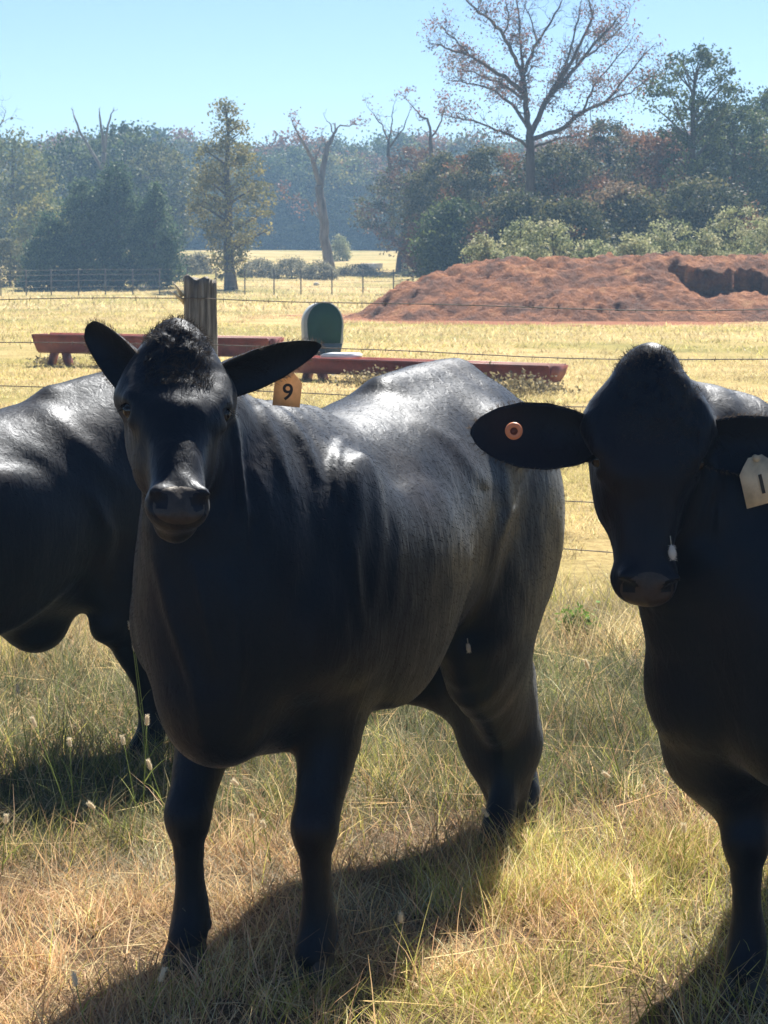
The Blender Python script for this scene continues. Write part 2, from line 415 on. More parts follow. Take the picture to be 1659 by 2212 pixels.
def build_cow(name, label, org, yaw, feet, head, ears, tz=1.0, belly=0.0, voxel=.009, tail=True, seed=1, rump=0.0, wscale=1.0, hairs=150000, extra=None, local=False, blobs=(), crown=1.0, ridges=(), curl2=False, curl=1.0, sheath=0.0, hb=.095):
    """org: world xy between the feet; yaw: heading; feet: world xy of (front right, front left, hind right, hind left)
       head: dict poll, muzzle (world), left (world dir to the cow's left), scale"""
    rs = np.random.default_rng(seed)
    root = empty(name, (org[0], org[1], 0), 0, label=label, cat='cow', group='black cattle')
    c, s_ = math.cos(yaw), math.sin(yaw)
    if len(feet[0]) == 2 and local: feet = [(org[0]+c*a-s_*b_, org[1]+s_*a+c*b_) for a, b_ in feet]
    def loc(p):
        p = np.array(p, float); d = p-np.array([org[0], org[1], 0]); return np.array([d[0]*c+d[1]*s_, -d[0]*s_+d[1]*c, d[2]])
    def ldir(v): return np.array([v[0]*c+v[1]*s_, -v[0]*s_+v[1]*c, v[2]])
    O = loc(head['poll']); Mz = loc(head['muzzle']); Fa = nrm(Mz-O); La = ldir(head['left']); La = nrm(La-Fa*np.dot(La, Fa)); Na = nrm(np.cross(La, Fa))
    # Na must point out of the forehead (away from the neck)
    if np.dot(Na, nrm([1, 0, .6])) < 0: Na = -Na
    S = np.linalg.norm(Mz-O)/.47*head.get('scale', 1.0)
    hw = head.get('wide', 1.0)
    def hp(f, n, l): return O+(Fa*f+Na*n)*S+La*l*S*hw
    Rh = np.array([Fa, Na, La])
    allp = [O, Mz, hp(.5, .05, .15), hp(.5, .05, -.15)]
    lo = np.array([-1.2, -.55, -.01]); hi = np.array([1.0, .55, 1.5*tz])
    for p in allp: lo = np.minimum(lo, p-.14); hi = np.maximum(hi, p+.14)
    D = Field(lo, hi, voxel)
    W = wscale
    # torso
    st = []
    for x, t, b_, w in [(-.93, 1.20, .92, .12), (-.84, 1.285+rump*.5, .78, .205), (-.66, 1.35+rump, .62, .265), (-.42, 1.365+rump, .60, .275), (-.15, 1.33+rump*.4, .625, .29),
                        (.15, 1.29, .585, .30), (.42, 1.28, .515, .282), (.62, 1.28, .55, .25), (.78, 1.22, .58, .21)]:
        b_ = b_-belly*math.exp(-(x/.5)**2)
        st.append(((x, 0, (t+b_)/2*tz), (w*W, (t-b_)/2*tz)))
    D.chain(st, k=.06, ki=.02)
    D.cone((.70, 0, .95*tz), (.84, 0, .68*tz), (.17*W, .15), (.10*W, .12), k=.10)
    D.cone((.45, 0, .62*tz), (.80, 0, .64*tz), (.13*W, .09), (.075*W, .095), k=.10)
    # hip bones, pins, spine ridge
    for sg in (-1, 1):
        D.ell((-.40, sg*.22*W, (1.20+rump)*tz), (.09, .055, .05), k=.10)
        D.ell((-.85, sg*.10*W, 1.15*tz), (.07, .05, .055), k=.10)
        D.ell((-.66, sg*.165*W, .90*tz), (.235, .125, .31), k=.07)
        D.ell((-.49, sg*.205*W, .70*tz), (.15, .08, .20), k=.09)
        D.ell((.55, sg*.215*W, .98*tz), (.15, .075, .25), Rh*0+np.array([[.96, 0, .28], [0, 1, 0], [-.28, 0, .96]]), k=.06)
        D.ell((.70, sg*.19*W, .83*tz), (.12, .075, .14), k=.06)
        D.ell((.30, sg*.24*W, .84*tz), (.28, .075, .25), k=.09)
    D.cone((-.62, 0, (1.345+rump)*tz), (-.1, 0, (1.325+rump*.4)*tz), .035, .03, k=.08)
    D.cone((.35, 0, 1.265*tz), (.64, 0, 1.27*tz), .035, .05, k=.09)
    # legs
    hoofs = []
    for i, fw in enumerate(feet):
        f = loc((fw[0], fw[1], 0)); sg = -1 if i % 2 == 0 else 1
        if i < 2:
            x0 = .60
            sh = (x0, sg*.19*W, .80*tz); el = (x0-.04+(f[0]-.66)*.3, f[1]*.35+sg*.165*.65*W, .60*tz)
            kn = (f[0]*.75+.66*.25+.01, f[1]*.88+sg*.165*.12, .36); ft = (f[0]-.005, f[1], .115)
            D.chain([(sh, (.085, .14)), (el, (.075, .105)), ((el[0]*.45+kn[0]*.55, el[1]*.45+kn[1]*.55, .455), (.056, .066)), (kn, (.047, .052))], k=.05)
            D.ell(kn, (.047, .047, .06), k=.03)
            md = (kn[0]*.45+ft[0]*.55, kn[1]*.45+ft[1]*.55, .22)
            D.chain([(kn, (.043, .045)), (md, (.031, .036)), (ft, (.042, .046)), ((f[0]+.025, f[1], .05), (.042, .045))], k=.025)
        else:
            hk = (f[0]-hb+.005, f[1]*.75+sg*.15*.25, .43); ft = (f[0]-.025, f[1], .115)
            sf = (-.42+(f[0]+.7)*.35, sg*.18*W, .66*tz); hk = (hk[0]-.005, hk[1], .315)
            D.chain([((-.64, sg*.155*W, .92*tz), (.105, .20)), (sf, (.105, .185)), ((sf[0]*.5+hk[0]*.5, sf[1]*.5+hk[1]*.5, .50), (.085, .145)), ((sf[0]*.22+hk[0]*.78, sf[1]*.22+hk[1]*.78, .40), (.068, .120)), (hk, (.047, .078))], k=.06)
            D.ell((hk[0]-.025, hk[1], hk[2]+.02), (.035, .03, .045), k=.03)
            md = ((hk[0]+ft[0])/2, (hk[1]+ft[1])/2, .21)
            D.chain([(hk, (.044, .070)), (md, (.036, .049)), (ft, (.04, .046)), ((f[0]+.02, f[1], .05), (.042, .045))], k=.025)
        hoofs.append(f)
        for q_ in (-1, 1): D.ell((f[0]-.045, f[1]+q_*.024, .085), (.014, .012, .018), k=.012)
    # sheath / navel fold
    D.ell((-.16+2.6*sheath, 0, (.60-belly-sheath*.6)*tz), (.10, .035+.8*sheath, .04+.7*sheath), k=.10)
    # neck
    nb = np.array([.62, 0, 1.08*tz]); ne = hp(.13, -.16, 0)
    mid = (nb*.5+ne*.5)+np.array([.02, 0, .02])
    dn = nrm(ne-nb); Vn = np.cross(dn, (0, 1, 0))
    D.chain([((.50, 0, 1.02*tz), (.19*W, .27)), ((nb+mid)/2+np.array([.03, 0, -.02]), (.155*W, .225)), (mid, (.125*W, .185)), (ne, (.095, .125))], k=.09)
    # throat and dewlap folds down to the brisket
    D.chain([(hp(.22, -.20, 0), (.05, .06)), (mid+np.array([.10, 0, -.18]), (.035, .06)), ((.86, 0, .90*tz), (.05, .07)), ((.84, 0, .64*tz), (.06, .06))], k=.10)
    # head
    def he(f, n, l, rf, rn, rl, k=.04, sub=False): D.ell(hp(f, n, l), (rf*S, rn*S, rl*S*hw), Rh, k=k*S, sub=sub)
    def hc(a, b_, ra, rb, k=.04, sub=False): D.cone(hp(*a), hp(*b_), (ra[0]*S*hw, ra[1]*S), (rb[0]*S*hw, rb[1]*S), La, k*S, sub)
    he(.135-.035*crown, -.095, 0, .11, .085, .088+.012*crown)
    for sg in (-1, 1): he(.052, -.085, sg*.050*crown, .050, .06, .050*crown, k=.04)
    hc((.05, -.05, 0), (.22, -.045, 0), (.080*crown, .045), (.098, .05))
    he(-.006, -.06, 0, .052, .050, .044, k=.05)
    for sg in (-1, 1):
        he(.178, -.052, sg*.090, .040, .034, .026, k=.03)
        he(.24, -.13, sg*.066, .10, .075, .034, k=.04)
        he(.125, -.090, sg*.092, .04, .045, .028, k=.05)
        hc((.015, -.075, sg*.026), (.125, -.10, sg*.098), (.036, .045), (.030, .040), k=.04)
    hc((.22, -.05, 0), (.40, -.038, 0), (.072, .052), (.050, .042))
    hc((.2, -.12, 0), (.42, -.075, 0), (.078, .08), (.052, .052))
    hc((.17, -.20, 0), (.33, -.155, 0), (.062, .05), (.05, .036)); hc((.33, -.155, 0), (.47, -.105, 0), (.05, .036), (.04, .03))
    he(.452, -.042, 0, .048, .050, .070, k=.035)
    he(.478, -.035, 0, .032, .040, .058, k=.02)
    he(.464, -.100, 0, .036, .030, .046, k=.012)
    for sg in (-1, 1):
        he(.452, .002, sg*.046, .024, .016, .022, k=.02)
        hc((.480, .008, sg*.032), (.462, -.004, sg*.056), (.013, .012), (.009, .020), k=.010, sub=True)
        he(.200, -.052, sg*.108, .021, .017, .014, k=.012, sub=True)
        he(.172, -.046, sg*.104, .020, .016, .013, k=.014)
        he(.226, -.058, sg*.100, .014, .014, .010, k=.012)
    for A_, B_, ra_, rb_, k_ in blobs: D.cone(loc(A_), loc(B_), ra_, rb_, (0, 1, 0), k_)
    # tail
    if tail:
        D.chain([((-.84, 0, 1.25*tz), .05), ((-.97, 0, 1.20*tz), .035), ((-1.02, 0, 1.02*tz), .024), ((-1.01, .0, .75*tz), .017), ((-1.0, 0, .48*tz), .013)], k=.03)
    V, Q = D.mesh(2)
    # skin folds and muscle relief
    Nn = vert_normals(V, Q)
    disp = np.zeros(len(V))
    side = np.abs(V[:, 1])
    torso = np.clip((V[:, 2]-.55)/.2, 0, 1)
    q = V.copy(); q[:, 0] += .25*(V[:, 2]-.9)
    disp += torso*.007*(fbm(q*np.array([7, 3, 2.6]), 3, seed)-.5)
    disp += torso*.010*(fbm(V*4.0, 3, seed+9)-.5)
    nk = np.exp(-((V[:, 0]-.62)/.16)**2)*np.clip((V[:, 2]-.8)/.2, 0, 1)
    disp += nk*.0022*np.sin((V[:, 0]*1.0+V[:, 2]*.35+.02*fbm(V*6, 2, seed))*70)
    cz = V-hp(.055, -.03, 0); cw = np.exp(-((cz@Fa)/(.085*S))**2-((cz@La)/(.062*S))**2)*((cz@Na) > -.1*S)
    disp += cw*.015*curl*(fbm(V*38+np.stack([np.sin(V[:, 2]*60), np.sin(V[:, 0]*60), np.sin(V[:, 1]*60)], 1)*.5, 3, seed+3)-.5)*2
    if curl2:
        c2 = V-hp(.12, -.04, .068); w2 = np.exp(-((c2@Fa)/(.09*S))**2-((c2@La)/(.040*S))**2)*((c2@Na) > -.1*S)
        disp += w2*(.006+.014*(fbm(V*30+3, 3, seed+6)-.5)*2)
    fz = V-hp(.28, -.05, 0); fw_ = ((fz**2).sum(1) < (.3*S)**2); disp += fw_*.0035*(fbm(V*22, 3, seed+4)-.5)*2
    if ridges:
        wx = org[0]+c*V[:, 0]-s_*V[:, 1]; wy = org[1]+s_*V[:, 0]+c*V[:, 1]; wz = V[:, 2]-H
        dd_ = wy*cp-wz*sp; U_ = CX+FPX*wx/dd_; W_ = CY-FPX*(wy*sp+wz*cp)/dd_
        nw = np.stack([c*Nn[:, 0]-s_*Nn[:, 1], s_*Nn[:, 0]+c*Nn[:, 1], Nn[:, 2]], 1); vw = np.stack([-wx, -wy, -wz], 1); fac = (nw*vw).sum(1) > 0
        for pl_, amp, wd, y0_, y1_ in ridges:
            best = np.full(len(V), 1e9); yy0 = min(p[1] for p in pl_); yy1 = max(p[1] for p in pl_); amp = amp*np.clip(np.sin(np.clip((W_-yy0+8)/(yy1-yy0+16), 0, 1)*math.pi), 0, 1)**.7
            for (ax_, ay_), (bx_, by_) in zip(pl_[:-1], pl_[1:]):
                L2 = (bx_-ax_)**2+(by_-ay_)**2; t = np.clip(((U_-ax_)*(bx_-ax_)+(W_-ay_)*(by_-ay_))/L2, 0, 1); best = np.minimum(best, np.hypot(U_-ax_-t*(bx_-ax_), W_-ay_-t*(by_-ay_)))
            disp += amp*np.exp(-(best/wd)**2)*fac*(wy > y0_)*(wy < y1_)
    if extra is not None: disp += extra(V, O, Fa, Na, La, S)
    V = V+Nn*disp[:, None]
    # ears join the body mesh
    Vs = [V]; Qs = [Q]; off = len(V); earinfo = []
    hv = []; hd = []; hl = []; hw_ = []; fr_ = [[], [], []]
    for e in ears:
        sg = e['side']; b0 = hp(*e.get('base', (.105, -.10, sg*.105))); tp = loc(e['tip'])
        Ve, Qe, rim, rimd, fr = ear_geo(b0-nrm(tp-b0)*.03, tp, ldir(e['face']), e['width'], e.get('cup', .4), prof=e.get('prof'))
        Vs.append(Ve); Qs.append(Qe+off); off += len(Ve); earinfo.append((b0, tp, fr, e))
        for rep in range(14):
            k = rs.integers(0, len(rim), 40)
            fr_[0].append(rim[k]+rs.normal(size=(40, 3))*.002); fr_[1].append(rimd[k]+rs.normal(size=(40, 3))*.4); fr_[2].append(rs.uniform(.006, .014, 40))
        # long hair inside the ear hollow
        n = 70; t = rs.uniform(.12, .5, n); base = b0+(tp-b0)*t[:, None]+fr[1]*rs.uniform(-.4, .4, n)[:, None]*e['width']*.6
        hv.append(base); hd.append(fr[2]*.5+fr[0]*.5+fr[1]*rs.normal(size=n)[:, None]*.5+rs.normal(size=(n, 3))*.15); hl.append(rs.uniform(.02, .04, n)); hw_.append(np.full(n, .001))
    me = np_mesh('body', np.vstack(Vs), np.vstack(Qs))
    body = link('body', me, M['coat'], root, True)
    body.location = (0, 0, 0); body.rotation_euler = (0, 0, yaw)
    def child(nm, mb, mt, smooth=True, parent=None, **kw):
        o = mb.build(nm, mt, parent or root, smooth, **kw)
        if parent is None: o.rotation_euler = (0, 0, yaw)
        return o
    if fr_[0]:
        R0 = np.vstack(fr_[0]); Vh, Qh = strands(R0, np.vstack(fr_[1]), np.concatenate(fr_[2]), np.full(len(R0), .0010), None, 2)
        mb = MB(); mb.add(Vh, Qh, None, (.085, .068, .055)); child('ear_fringe', mb, M['lit_hair'], False)  # rim hairs coloured paler than the coat to imitate a backlit glow
    # nose pad: patch of skin over the muzzle front, taken from the body surface and lifted 1.2 mm
    d = V-hp(.475, -.02, 0); fn = d@Fa/S; nn = d@Na/S; ln = d@La/S/hw
    qn = ((fn+.004)/.036)**2+((ln)/.050)**2+((nn-.008)/.05)**2; msk = qn < 1.7
    nos = np.minimum(np.linalg.norm(V-hp(.470, .006, .044), axis=1), np.linalg.norm(V-hp(.470, .006, -.044), axis=1)) < .0185*S
    msk &= ~nos
    fm = msk[Q].all(1); fq = Q[fm]
    if len(fq):
        u, inv = np.unique(fq, return_inverse=True)
        mb = MB(); mb.add(V[u]+Nn[u]*np.clip((1.25-qn[u])*.004, -.0012, .0014)[:, None], inv.reshape(-1, 4)); child('nose', mb, M['nose'])
    for sg in (-1, 1):
        mb = MB(); mb.ball(hp(.200, -.052, sg*.100), .0185*S, 16, 12); child('eye', mb, M['eye'])
        n = 46; t = rs.uniform(-1, 1, n); r0 = np.array([hp(.188+.003*abs(a)*3, -.040-.012*a, sg*.112) for a in t])
        hv.append(r0); hd.append(La*sg*1.0+Fa*.75+Na*.2*t[:, None]+rs.normal(size=(n, 3))*.12); hl.append(rs.uniform(.018, .030, n)); hw_.append(np.full(n, .0011))
    for i, f in enumerate(hoofs):
        mb = MB()
        for sg in (-1, 1):
            pr = []
            for z, sx, sy, cx_ in ((.072, .030, .021, .012), (.04, .043, .026, .024), (.0, .056, .030, .036)):
                for k in range(12):
                    a = 2*math.pi*k/12; pr.append((f[0]+cx_+sx*math.cos(a)*(1.1 if math.cos(a) > 0 else .9), f[1]+sg*.024+sy*math.sin(a)*(1-.25*max(math.cos(a), 0)), z))
            Qh = [[r*12+k, r*12+(k+1) % 12, (r+1)*12+(k+1) % 12, (r+1)*12+k] for r in range(2) for k in range(12)]
            pr += [(f[0]+.036, f[1]+sg*.024, 0), (f[0]+.01, f[1]+sg*.024, .078)]
            Th = [[24+(k+1) % 12, 24+k, 36] for k in range(12)]+[[k, (k+1) % 12, 37] for k in range(12)]
            mb.add(np.array(pr), Qh, Th)
        child('hoof', mb, M['hoof'])
    # coat: short hairs lying along the body
    fa = Q; A_ = V[fa]; cen = A_.mean(1); fn_ = np.cross(A_[:, 2]-A_[:, 0], A_[:, 3]-A_[:, 1]); ar = np.linalg.norm(fn_, axis=1); fn_ = fn_/(ar[:, None]+1e-12)
    pr_ = ar/ar.sum(); k = rs.choice(len(fa), hairs, p=pr_)
    u_ = rs.uniform(0, 1, (hairs, 2)); r0 = (A_[k, 0]*((1-u_[:, :1])*(1-u_[:, 1:]))+A_[k, 1]*(u_[:, :1]*(1-u_[:, 1:]))+A_[k, 2]*(u_[:, :1]*u_[:, 1:])+A_[k, 3]*((1-u_[:, :1])*u_[:, 1:]))
    nn_ = fn_[k]; hd_ = np.linalg.norm(r0-hp(.25, -.1, 0), axis=1)
    onhead = (hd_ < .36*S) & (((r0-O)@Na) > -.22*S)
    flow = np.tile(np.array([-.8, 0, -.6]), (hairs, 1)); flow[onhead] = -Fa*.2+La*.0
    hl_ = ((r0[onhead]-O)@La)[:, None]; flow[onhead] = Fa*.9+La*np.sign(hl_)*.35
    flow = flow+(np.stack([fbm(r0*7+3, 2, seed), fbm(r0*7+31, 2, seed+5), fbm(r0*7+71, 2, seed+8)], 1)-.5)*.5+rs.normal(size=(hairs, 3))*.10
    flow = flow-nn_*(flow*nn_).sum(1)[:, None]; flow /= np.linalg.norm(flow, axis=1)[:, None]+1e-9
    ln_ = rs.uniform(.009, .016, hairs); ln_[onhead] *= .7
    lift = rs.uniform(.06, .20, hairs); ln_[onhead] *= .8
    ptop = ((r0-hp(.03, -.06, 0))**2).sum(1) < (.12*S)**2
    lift[ptop] = rs.uniform(.1, .35, ptop.sum()); ln_[ptop] *= .8
    hv.append(r0-nn_*.001); hd.append(flow+nn_*lift[:, None]); hl.append(ln_); hw_.append(np.full(hairs, .0009))
    side_ = None
    # curls on the poll and forehead
    n = 3600; a = rs.uniform(0, 2*math.pi, n); rr = np.sqrt(rs.uniform(0, 1, n))
    # pick body vertices in the curl zone
    dz = V-hp(.06, -.03, 0); zone = (np.abs(dz@Fa) < .105*S) & (np.abs(dz@La) < .075*S) & ((dz@Na) > -.09*S)
    if curl2: dz2 = V-hp(.13, -.04, .072); zone |= (np.abs(dz2@Fa) < .10*S) & (np.abs(dz2@La) < .035*S) & ((dz2@Na) > -.08*S)
    zi = np.argwhere(zone)[:, 0]
    if len(zi) > 10:
        k = rs.choice(zi, n); cl = fbm(V[k]*45, 2, seed); ang = cl*12+seed
        t1 = Fa*np.cos(ang)[:, None]+La*np.sin(ang)[:, None]
        Vh, Qh = strands(V[k]+rs.normal(size=(n, 3))*.002, t1*.9+Nn[k]*.5+rs.normal(size=(n, 3))*.12, rs.uniform(.007, .014, n)*curl, np.full(n, .0013), rs.normal(size=(n, 3))*.003, 2)
        mb = MB(); mb.add(Vh, Qh, None, (.030, .026, .024)); child('forelock', mb, M['lit_hair'], False)  # sunlit look of the curls is put into their lighter colour
    R_ = np.vstack(hv); Dd = np.vstack(hd); Ll = np.concatenate(hl); Ww = np.concatenate(hw_)
    cu = rs.normal(size=R_.shape)*.002
    Vh, Qh = strands(R_, Dd, Ll, Ww, cu, 2)
    mb = MB(); mb.add(Vh, Qh); child('coat_hair', mb, M['hair'], False)
    if tail:
        n = 500; r0 = np.array([-1.0, 0, .50*tz])+rs.normal(size=(n, 3))*.010; r0[:, 2] += rs.uniform(-.06, .06, n)
        Vh, Qh = strands(r0, np.array([0, 0, -1.0])+rs.normal(size=(n, 3))*.09, rs.uniform(.14, .28, n), np.full(n, .002), rs.normal(size=(n, 3))*.02, 3)
        mb = MB(); mb.add(Vh, Qh); child('tail_switch', mb, M['hair'], False)
    return root, dict(loc=loc, hp=hp, ears=earinfo, Fa=Fa, Na=Na, La=La, S=S, yaw=yaw, V=V, Q=Q, Nn=Nn, child=child)

def d2(px, py):
    g = G(px, py); return (g[0], g[1])

# ------------------------------------------------------------------ the three cattle
def tag_mat(name, c):
    m, nt, b = mat_new(name); v = coords(nt); f = noise(nt, 22, 5, .6, v)
    nt.links.new(ramp(nt, f, [(.36, tuple(.62*q for q in c)), (.55, c)]), b.inputs['Base Color']); b.inputs['Roughness'].default_value = .5
    t = N(nt, 'ShaderNodeBsdfTranslucent'); t.inputs['Color'].default_value = (*c, 1); mx = N(nt, 'ShaderNodeMixShader'); mx.inputs[0].default_value = .35
    nt.links.new(b.outputs[0], mx.inputs[1]); nt.links.new(t.outputs[0], mx.inputs[2]); nt.links.new(mx.outputs[0], nt.nodes['Material Output'].inputs['Surface'])
    return m
M['tag1'] = tag_mat('orange_tag_plastic', (.78, .54, .30)); M['tag2'] = tag_mat('cream_tag_plastic', (.80, .70, .50))
m, nt, b = mat_new('marker_ink'); b.inputs['Base Color'].default_value = (.012, .012, .014, 1); b.inputs['Roughness'].default_value = .6; M['ink'] = m
m, nt, b = mat_new('orange_button'); b.inputs['Base Color'].default_value = (.62, .22, .10, 1); b.inputs['Roughness'].default_value = .45; M['button'] = m

def ear_tag(root, centre, w, h, roll, yawt, text, mt, size):
    """panel about the world point centre, its face to -y turned by yawt"""
    R = np.array(Matrix.Rotation(yawt, 3, 'Z') @ Matrix.Rotation(roll, 3, 'Y'))
    out = [(-.5, -.5), (.5, -.5), (.5, .32), (.34, .5), (.18, .66), (-.18, .66), (-.34, .5), (-.5, .32)]
    n = len(out); th = .0022
    V = []
    for s_ in (-1, 1):
        for (x, z) in out:
            V.append((x*w, s_*th/2+.05*w*(1-(2*x)**2)*1.0, z*h))
        V.append((0, s_*th/2+.05*w, 0))
    V = np.array(V)@R.T
    T = []; Q = []
    for k in range(n):
        j = (k+1) % n; T.append((n, k, j)); T.append((2*n+1, n+1+j, n+1+k)); Q.append((k, n+1+k, n+1+j, j))
    mb = MB(); mb.add(V+np.array(centre)-np.array(root.location), Q, T)
    o = mb.build('ear_tag', mt, root)
    # the rivet that holds it
    mb = MB(); top = np.array(centre)+R@np.array([0, -.003, h*.62])-np.array(root.location)
    mb.tube([top+R@np.array([0, -.006, 0]), top+R@np.array([0, .010, 0])], [.007, .007], 12); mb.build('rivet', mt, o, True)
    cu = bpy.data.curves.new('number', 'FONT'); cu.body = text; cu.size = size; cu.align_x = 'CENTER'; cu.align_y = 'CENTER'; cu.extrude = .0006; cu.offset = size*.012
    tmp = bpy.data.objects.new('tmp', cu); COL.objects.link(tmp); bpy.context.view_layer.update()
    me = bpy.data.meshes.new_from_object(tmp.evaluated_get(bpy.context.evaluated_depsgraph_get())); bpy.data.objects.remove(tmp); me.name = 'number'
    t = link('number', me, M['ink'])
    t.parent = o; t.location = Vector(np.array(centre)-np.array(root.location)+R@np.array([0, -.0030+.02*w, -.04*h]))
    t.rotation_euler = (Matrix.Rotation(yawt, 3, 'Z') @ Matrix.Rotation(roll, 3, 'Y') @ Matrix.Rotation(math.pi/2, 3, 'X')).to_euler()
    return o

def frame(fr, fl, hr, hl):
    F = (np.array(fr)+fl)/2; Hh = (np.array(hr)+hl)/2; u = nrm(F-Hh); return F-u*.66, math.atan2(u[1], u[0])

# centre cow
f1 = [d2(412, 2078), d2(686, 2108), d2(1128, 1790), d2(1076, 1836)]
org1, yaw1 = frame(*f1)
yaw1 += math.radians(6.5); fm = (np.array(f1[0])+f1[1])/2; org1 = fm-.66*np.array([math.cos(yaw1), math.sin(yaw1)])+np.array([-.005, 0])
cow1, i1 = build_cow('cow', 'middle black cow facing the camera with head raised and a tan 9 tag', org1, yaw1, f1,
    dict(poll=P(385, 704, 4.86), muzzle=P(388, 1112, 4.55), left=(.985, .17, -.04), scale=.94, wide=1.0),
    [dict(side=-1, tip=P(186, 706, 4.93), face=(-.30, -.85, -.30), width=.108, cup=.5, base=(.065, -.10, -.080), prof=[.80, .90, 1.0, .98, .88, .72, .56, .40, .12]),
     dict(side=1, tip=P(694, 746, 4.98), face=(.10, -.9, -.45), width=.100, cup=.45, base=(.075, -.10, .085), prof=[.66, .74, .95, 1.0, .90, .64, .42, .26, .06])], seed=3, tz=1.0, rump=-.005, wscale=.97, crown=.85,
    blobs=[(P(1050, 1470, 6.30), P(1083, 1605, 6.30), .145, .112, .05), (P(1083, 1605, 6.30), P(1097, 1735, 6.30), .112, .058, .04)],
    ridges=[([(500, 880), (512, 980), (528, 1100), (531, 1190)], .012, 7, 4.75, 6), ([(492, 960), (500, 1080), (488, 1130)], .008, 6, 4.8, 6), ([(335, 1190), (372, 1330), (420, 1480), (440, 1600)], .013, 14, 4.6, 6), ([(500, 1240), (520, 1400), (505, 1560)], .010, 16, 4.6, 6), ([(420, 1210), (445, 1330), (470, 1450)], .008, 10, 4.6, 6), ([(752, 1120), (768, 1250), (785, 1370)], .008, 13, 5, 7),
            ([(1086, 1000), (1096, 1100), (1072, 1190), (1050, 1290)], .012, 12, 5.4, 7.5), ([(560, 885), (590, 950), (625, 1060)], .009, 13, 4.9, 6.5), ([(610, 890), (655, 960), (690, 1040)], .009, 14, 5, 6.5),
            ([(735, 950), (722, 1010), (735, 1080)], .008, 14, 5, 6.5), ([(900, 900), (980, 960), (1050, 1050)], .008, 16, 5.4, 7)])
ear_tag(cow1, P(621, 846, 4.99), .062, .066, math.radians(6), math.radians(12), '9', M['tag1'], .052)

# left cow, heading out of the frame
yaw2 = math.radians(220); org2 = np.array([-1.15, 7.13])
f2 = [(.66, -.15), (.60, .15), (-.78, -.12), (-.32, .19)]
hd2 = np.array([org2[0], org2[1], 0])+np.array([math.cos(yaw2), math.sin(yaw2), 0])*1.12
cow2, i2 = build_cow('cow', 'black cow at the left edge, behind, with only its hindquarters showing', org2, yaw2, f2,
    dict(poll=hd2+np.array([0, 0, 1.45]), muzzle=hd2+np.array([math.cos(yaw2)*.3, math.sin(yaw2)*.3, 1.08]), left=(math.cos(yaw2+math.pi/2), math.sin(yaw2+math.pi/2), 0)),
    [dict(side=-1, tip=hd2+np.array([math.cos(yaw2-1.57)*.3, math.sin(yaw2-1.57)*.3, 1.40]), face=(-.6, -.7, -.2), width=.11),
     dict(side=1, tip=hd2+np.array([math.cos(yaw2+1.57)*.3, math.sin(yaw2+1.57)*.3, 1.40]), face=(-.6, -.7, -.2), width=.11)], seed=11, tz=.90, belly=.06, rump=.055, sheath=.05, hb=.03, ridges=[([(60, 850), (140, 920), (205, 985), (270, 1060)], .008, 20, 5, 8), ([(20, 930), (110, 1000), (190, 1080)], .005, 20, 5, 8), ([(200, 1060), (235, 1150), (225, 1270)], .010, 16, 5, 8)], voxel=.010, hairs=90000, local=True)

# right cow
yaw3 = math.atan2(-.92, -.36); fm3 = np.array([.95, 4.93]); org3 = fm3-.66*np.array([math.cos(yaw3), math.sin(yaw3)])
f3 = [(.66, -.125), (.64, .17), (-.70, -.15), (-.62, .15)]
cow3, i3 = build_cow('cow', 'black cow at the right edge with an orange button in its spread ear', org3, yaw3, f3,
    dict(poll=P(1420, 792, 4.60), muzzle=P(1402, 1268, 4.56), left=(.99, .10, .02), scale=1.01, wide=1.06),
    [dict(side=-1, tip=P(1016, 932, 4.62), face=(.05, -.95, .25), width=.142, cup=.35, base=(.16, -.09, -.10)),
     dict(side=1, tip=P(1765, 965, 4.66), face=(.0, -1, .1), width=.125, cup=.35, base=(.16, -.09, .10))], seed=23, tz=1.0, wscale=1.12, local=True, crown=.45, curl2=True, curl=.55,
    blobs=[(P(1462, 1270, 4.80), P(1530, 1490, 4.90), .09, .12, .10), (P(1530, 1490, 4.90), P(1562, 1610, 5.0), .12, .12, .08), (P(1562, 1610, 5.0), P(1612, 1690, 5.1), .12, .09, .08)],
    ridges=[([(1548, 985), (1538, 1060), (1518, 1130)], .010, 6, 4.55, 6), ([(1552, 990), (1558, 1080), (1550, 1170)], .010, 7, 4.55, 6), ([(1460, 805), (1502, 855), (1530, 905), (1542, 965)], .014, 16, 4.3, 4.9)])
ear_tag(cow3, P(1645, 1044, 4.625), .084, .088, math.radians(-14), math.radians(8), '1', M['tag2'], .058)
# orange button tag
mb = MB(); c_ = P(1110, 931, 4.60)-np.array(cow3.location)
rg = 24; Vb = []; Qb = []
for (r, y) in ((.0075, -.0025), (.009, -.006), (.0165, -.005), (.0185, -.002), (.0185, .003), (.0075, .003)):
    for k in range(rg): Vb.append((r*math.cos(k*2*math.pi/rg), y, r*math.sin(k*2*math.pi/rg)))
Qb = [[i*rg+k, i*rg+(k+1) % rg, (i+1)*rg+(k+1) % rg, (i+1)*rg+k] for i in range(5) for k in range(rg)]
mb.add(np.array(Vb)*.98+c_, Qb); bt = mb.build('button_tag', M['button'], cow3, True, label='round orange button tag in the ear')
mb = MB(); mb.tube([c_+np.array([0, -.0035, 0]), c_+np.array([0, .006, 0])], .008, 16); mb.build('stud', simple('dark_red_stud', [(.3, (.10, .03, .02)), (.7, (.16, .05, .035))], 50, .5, 0, 0), bt)

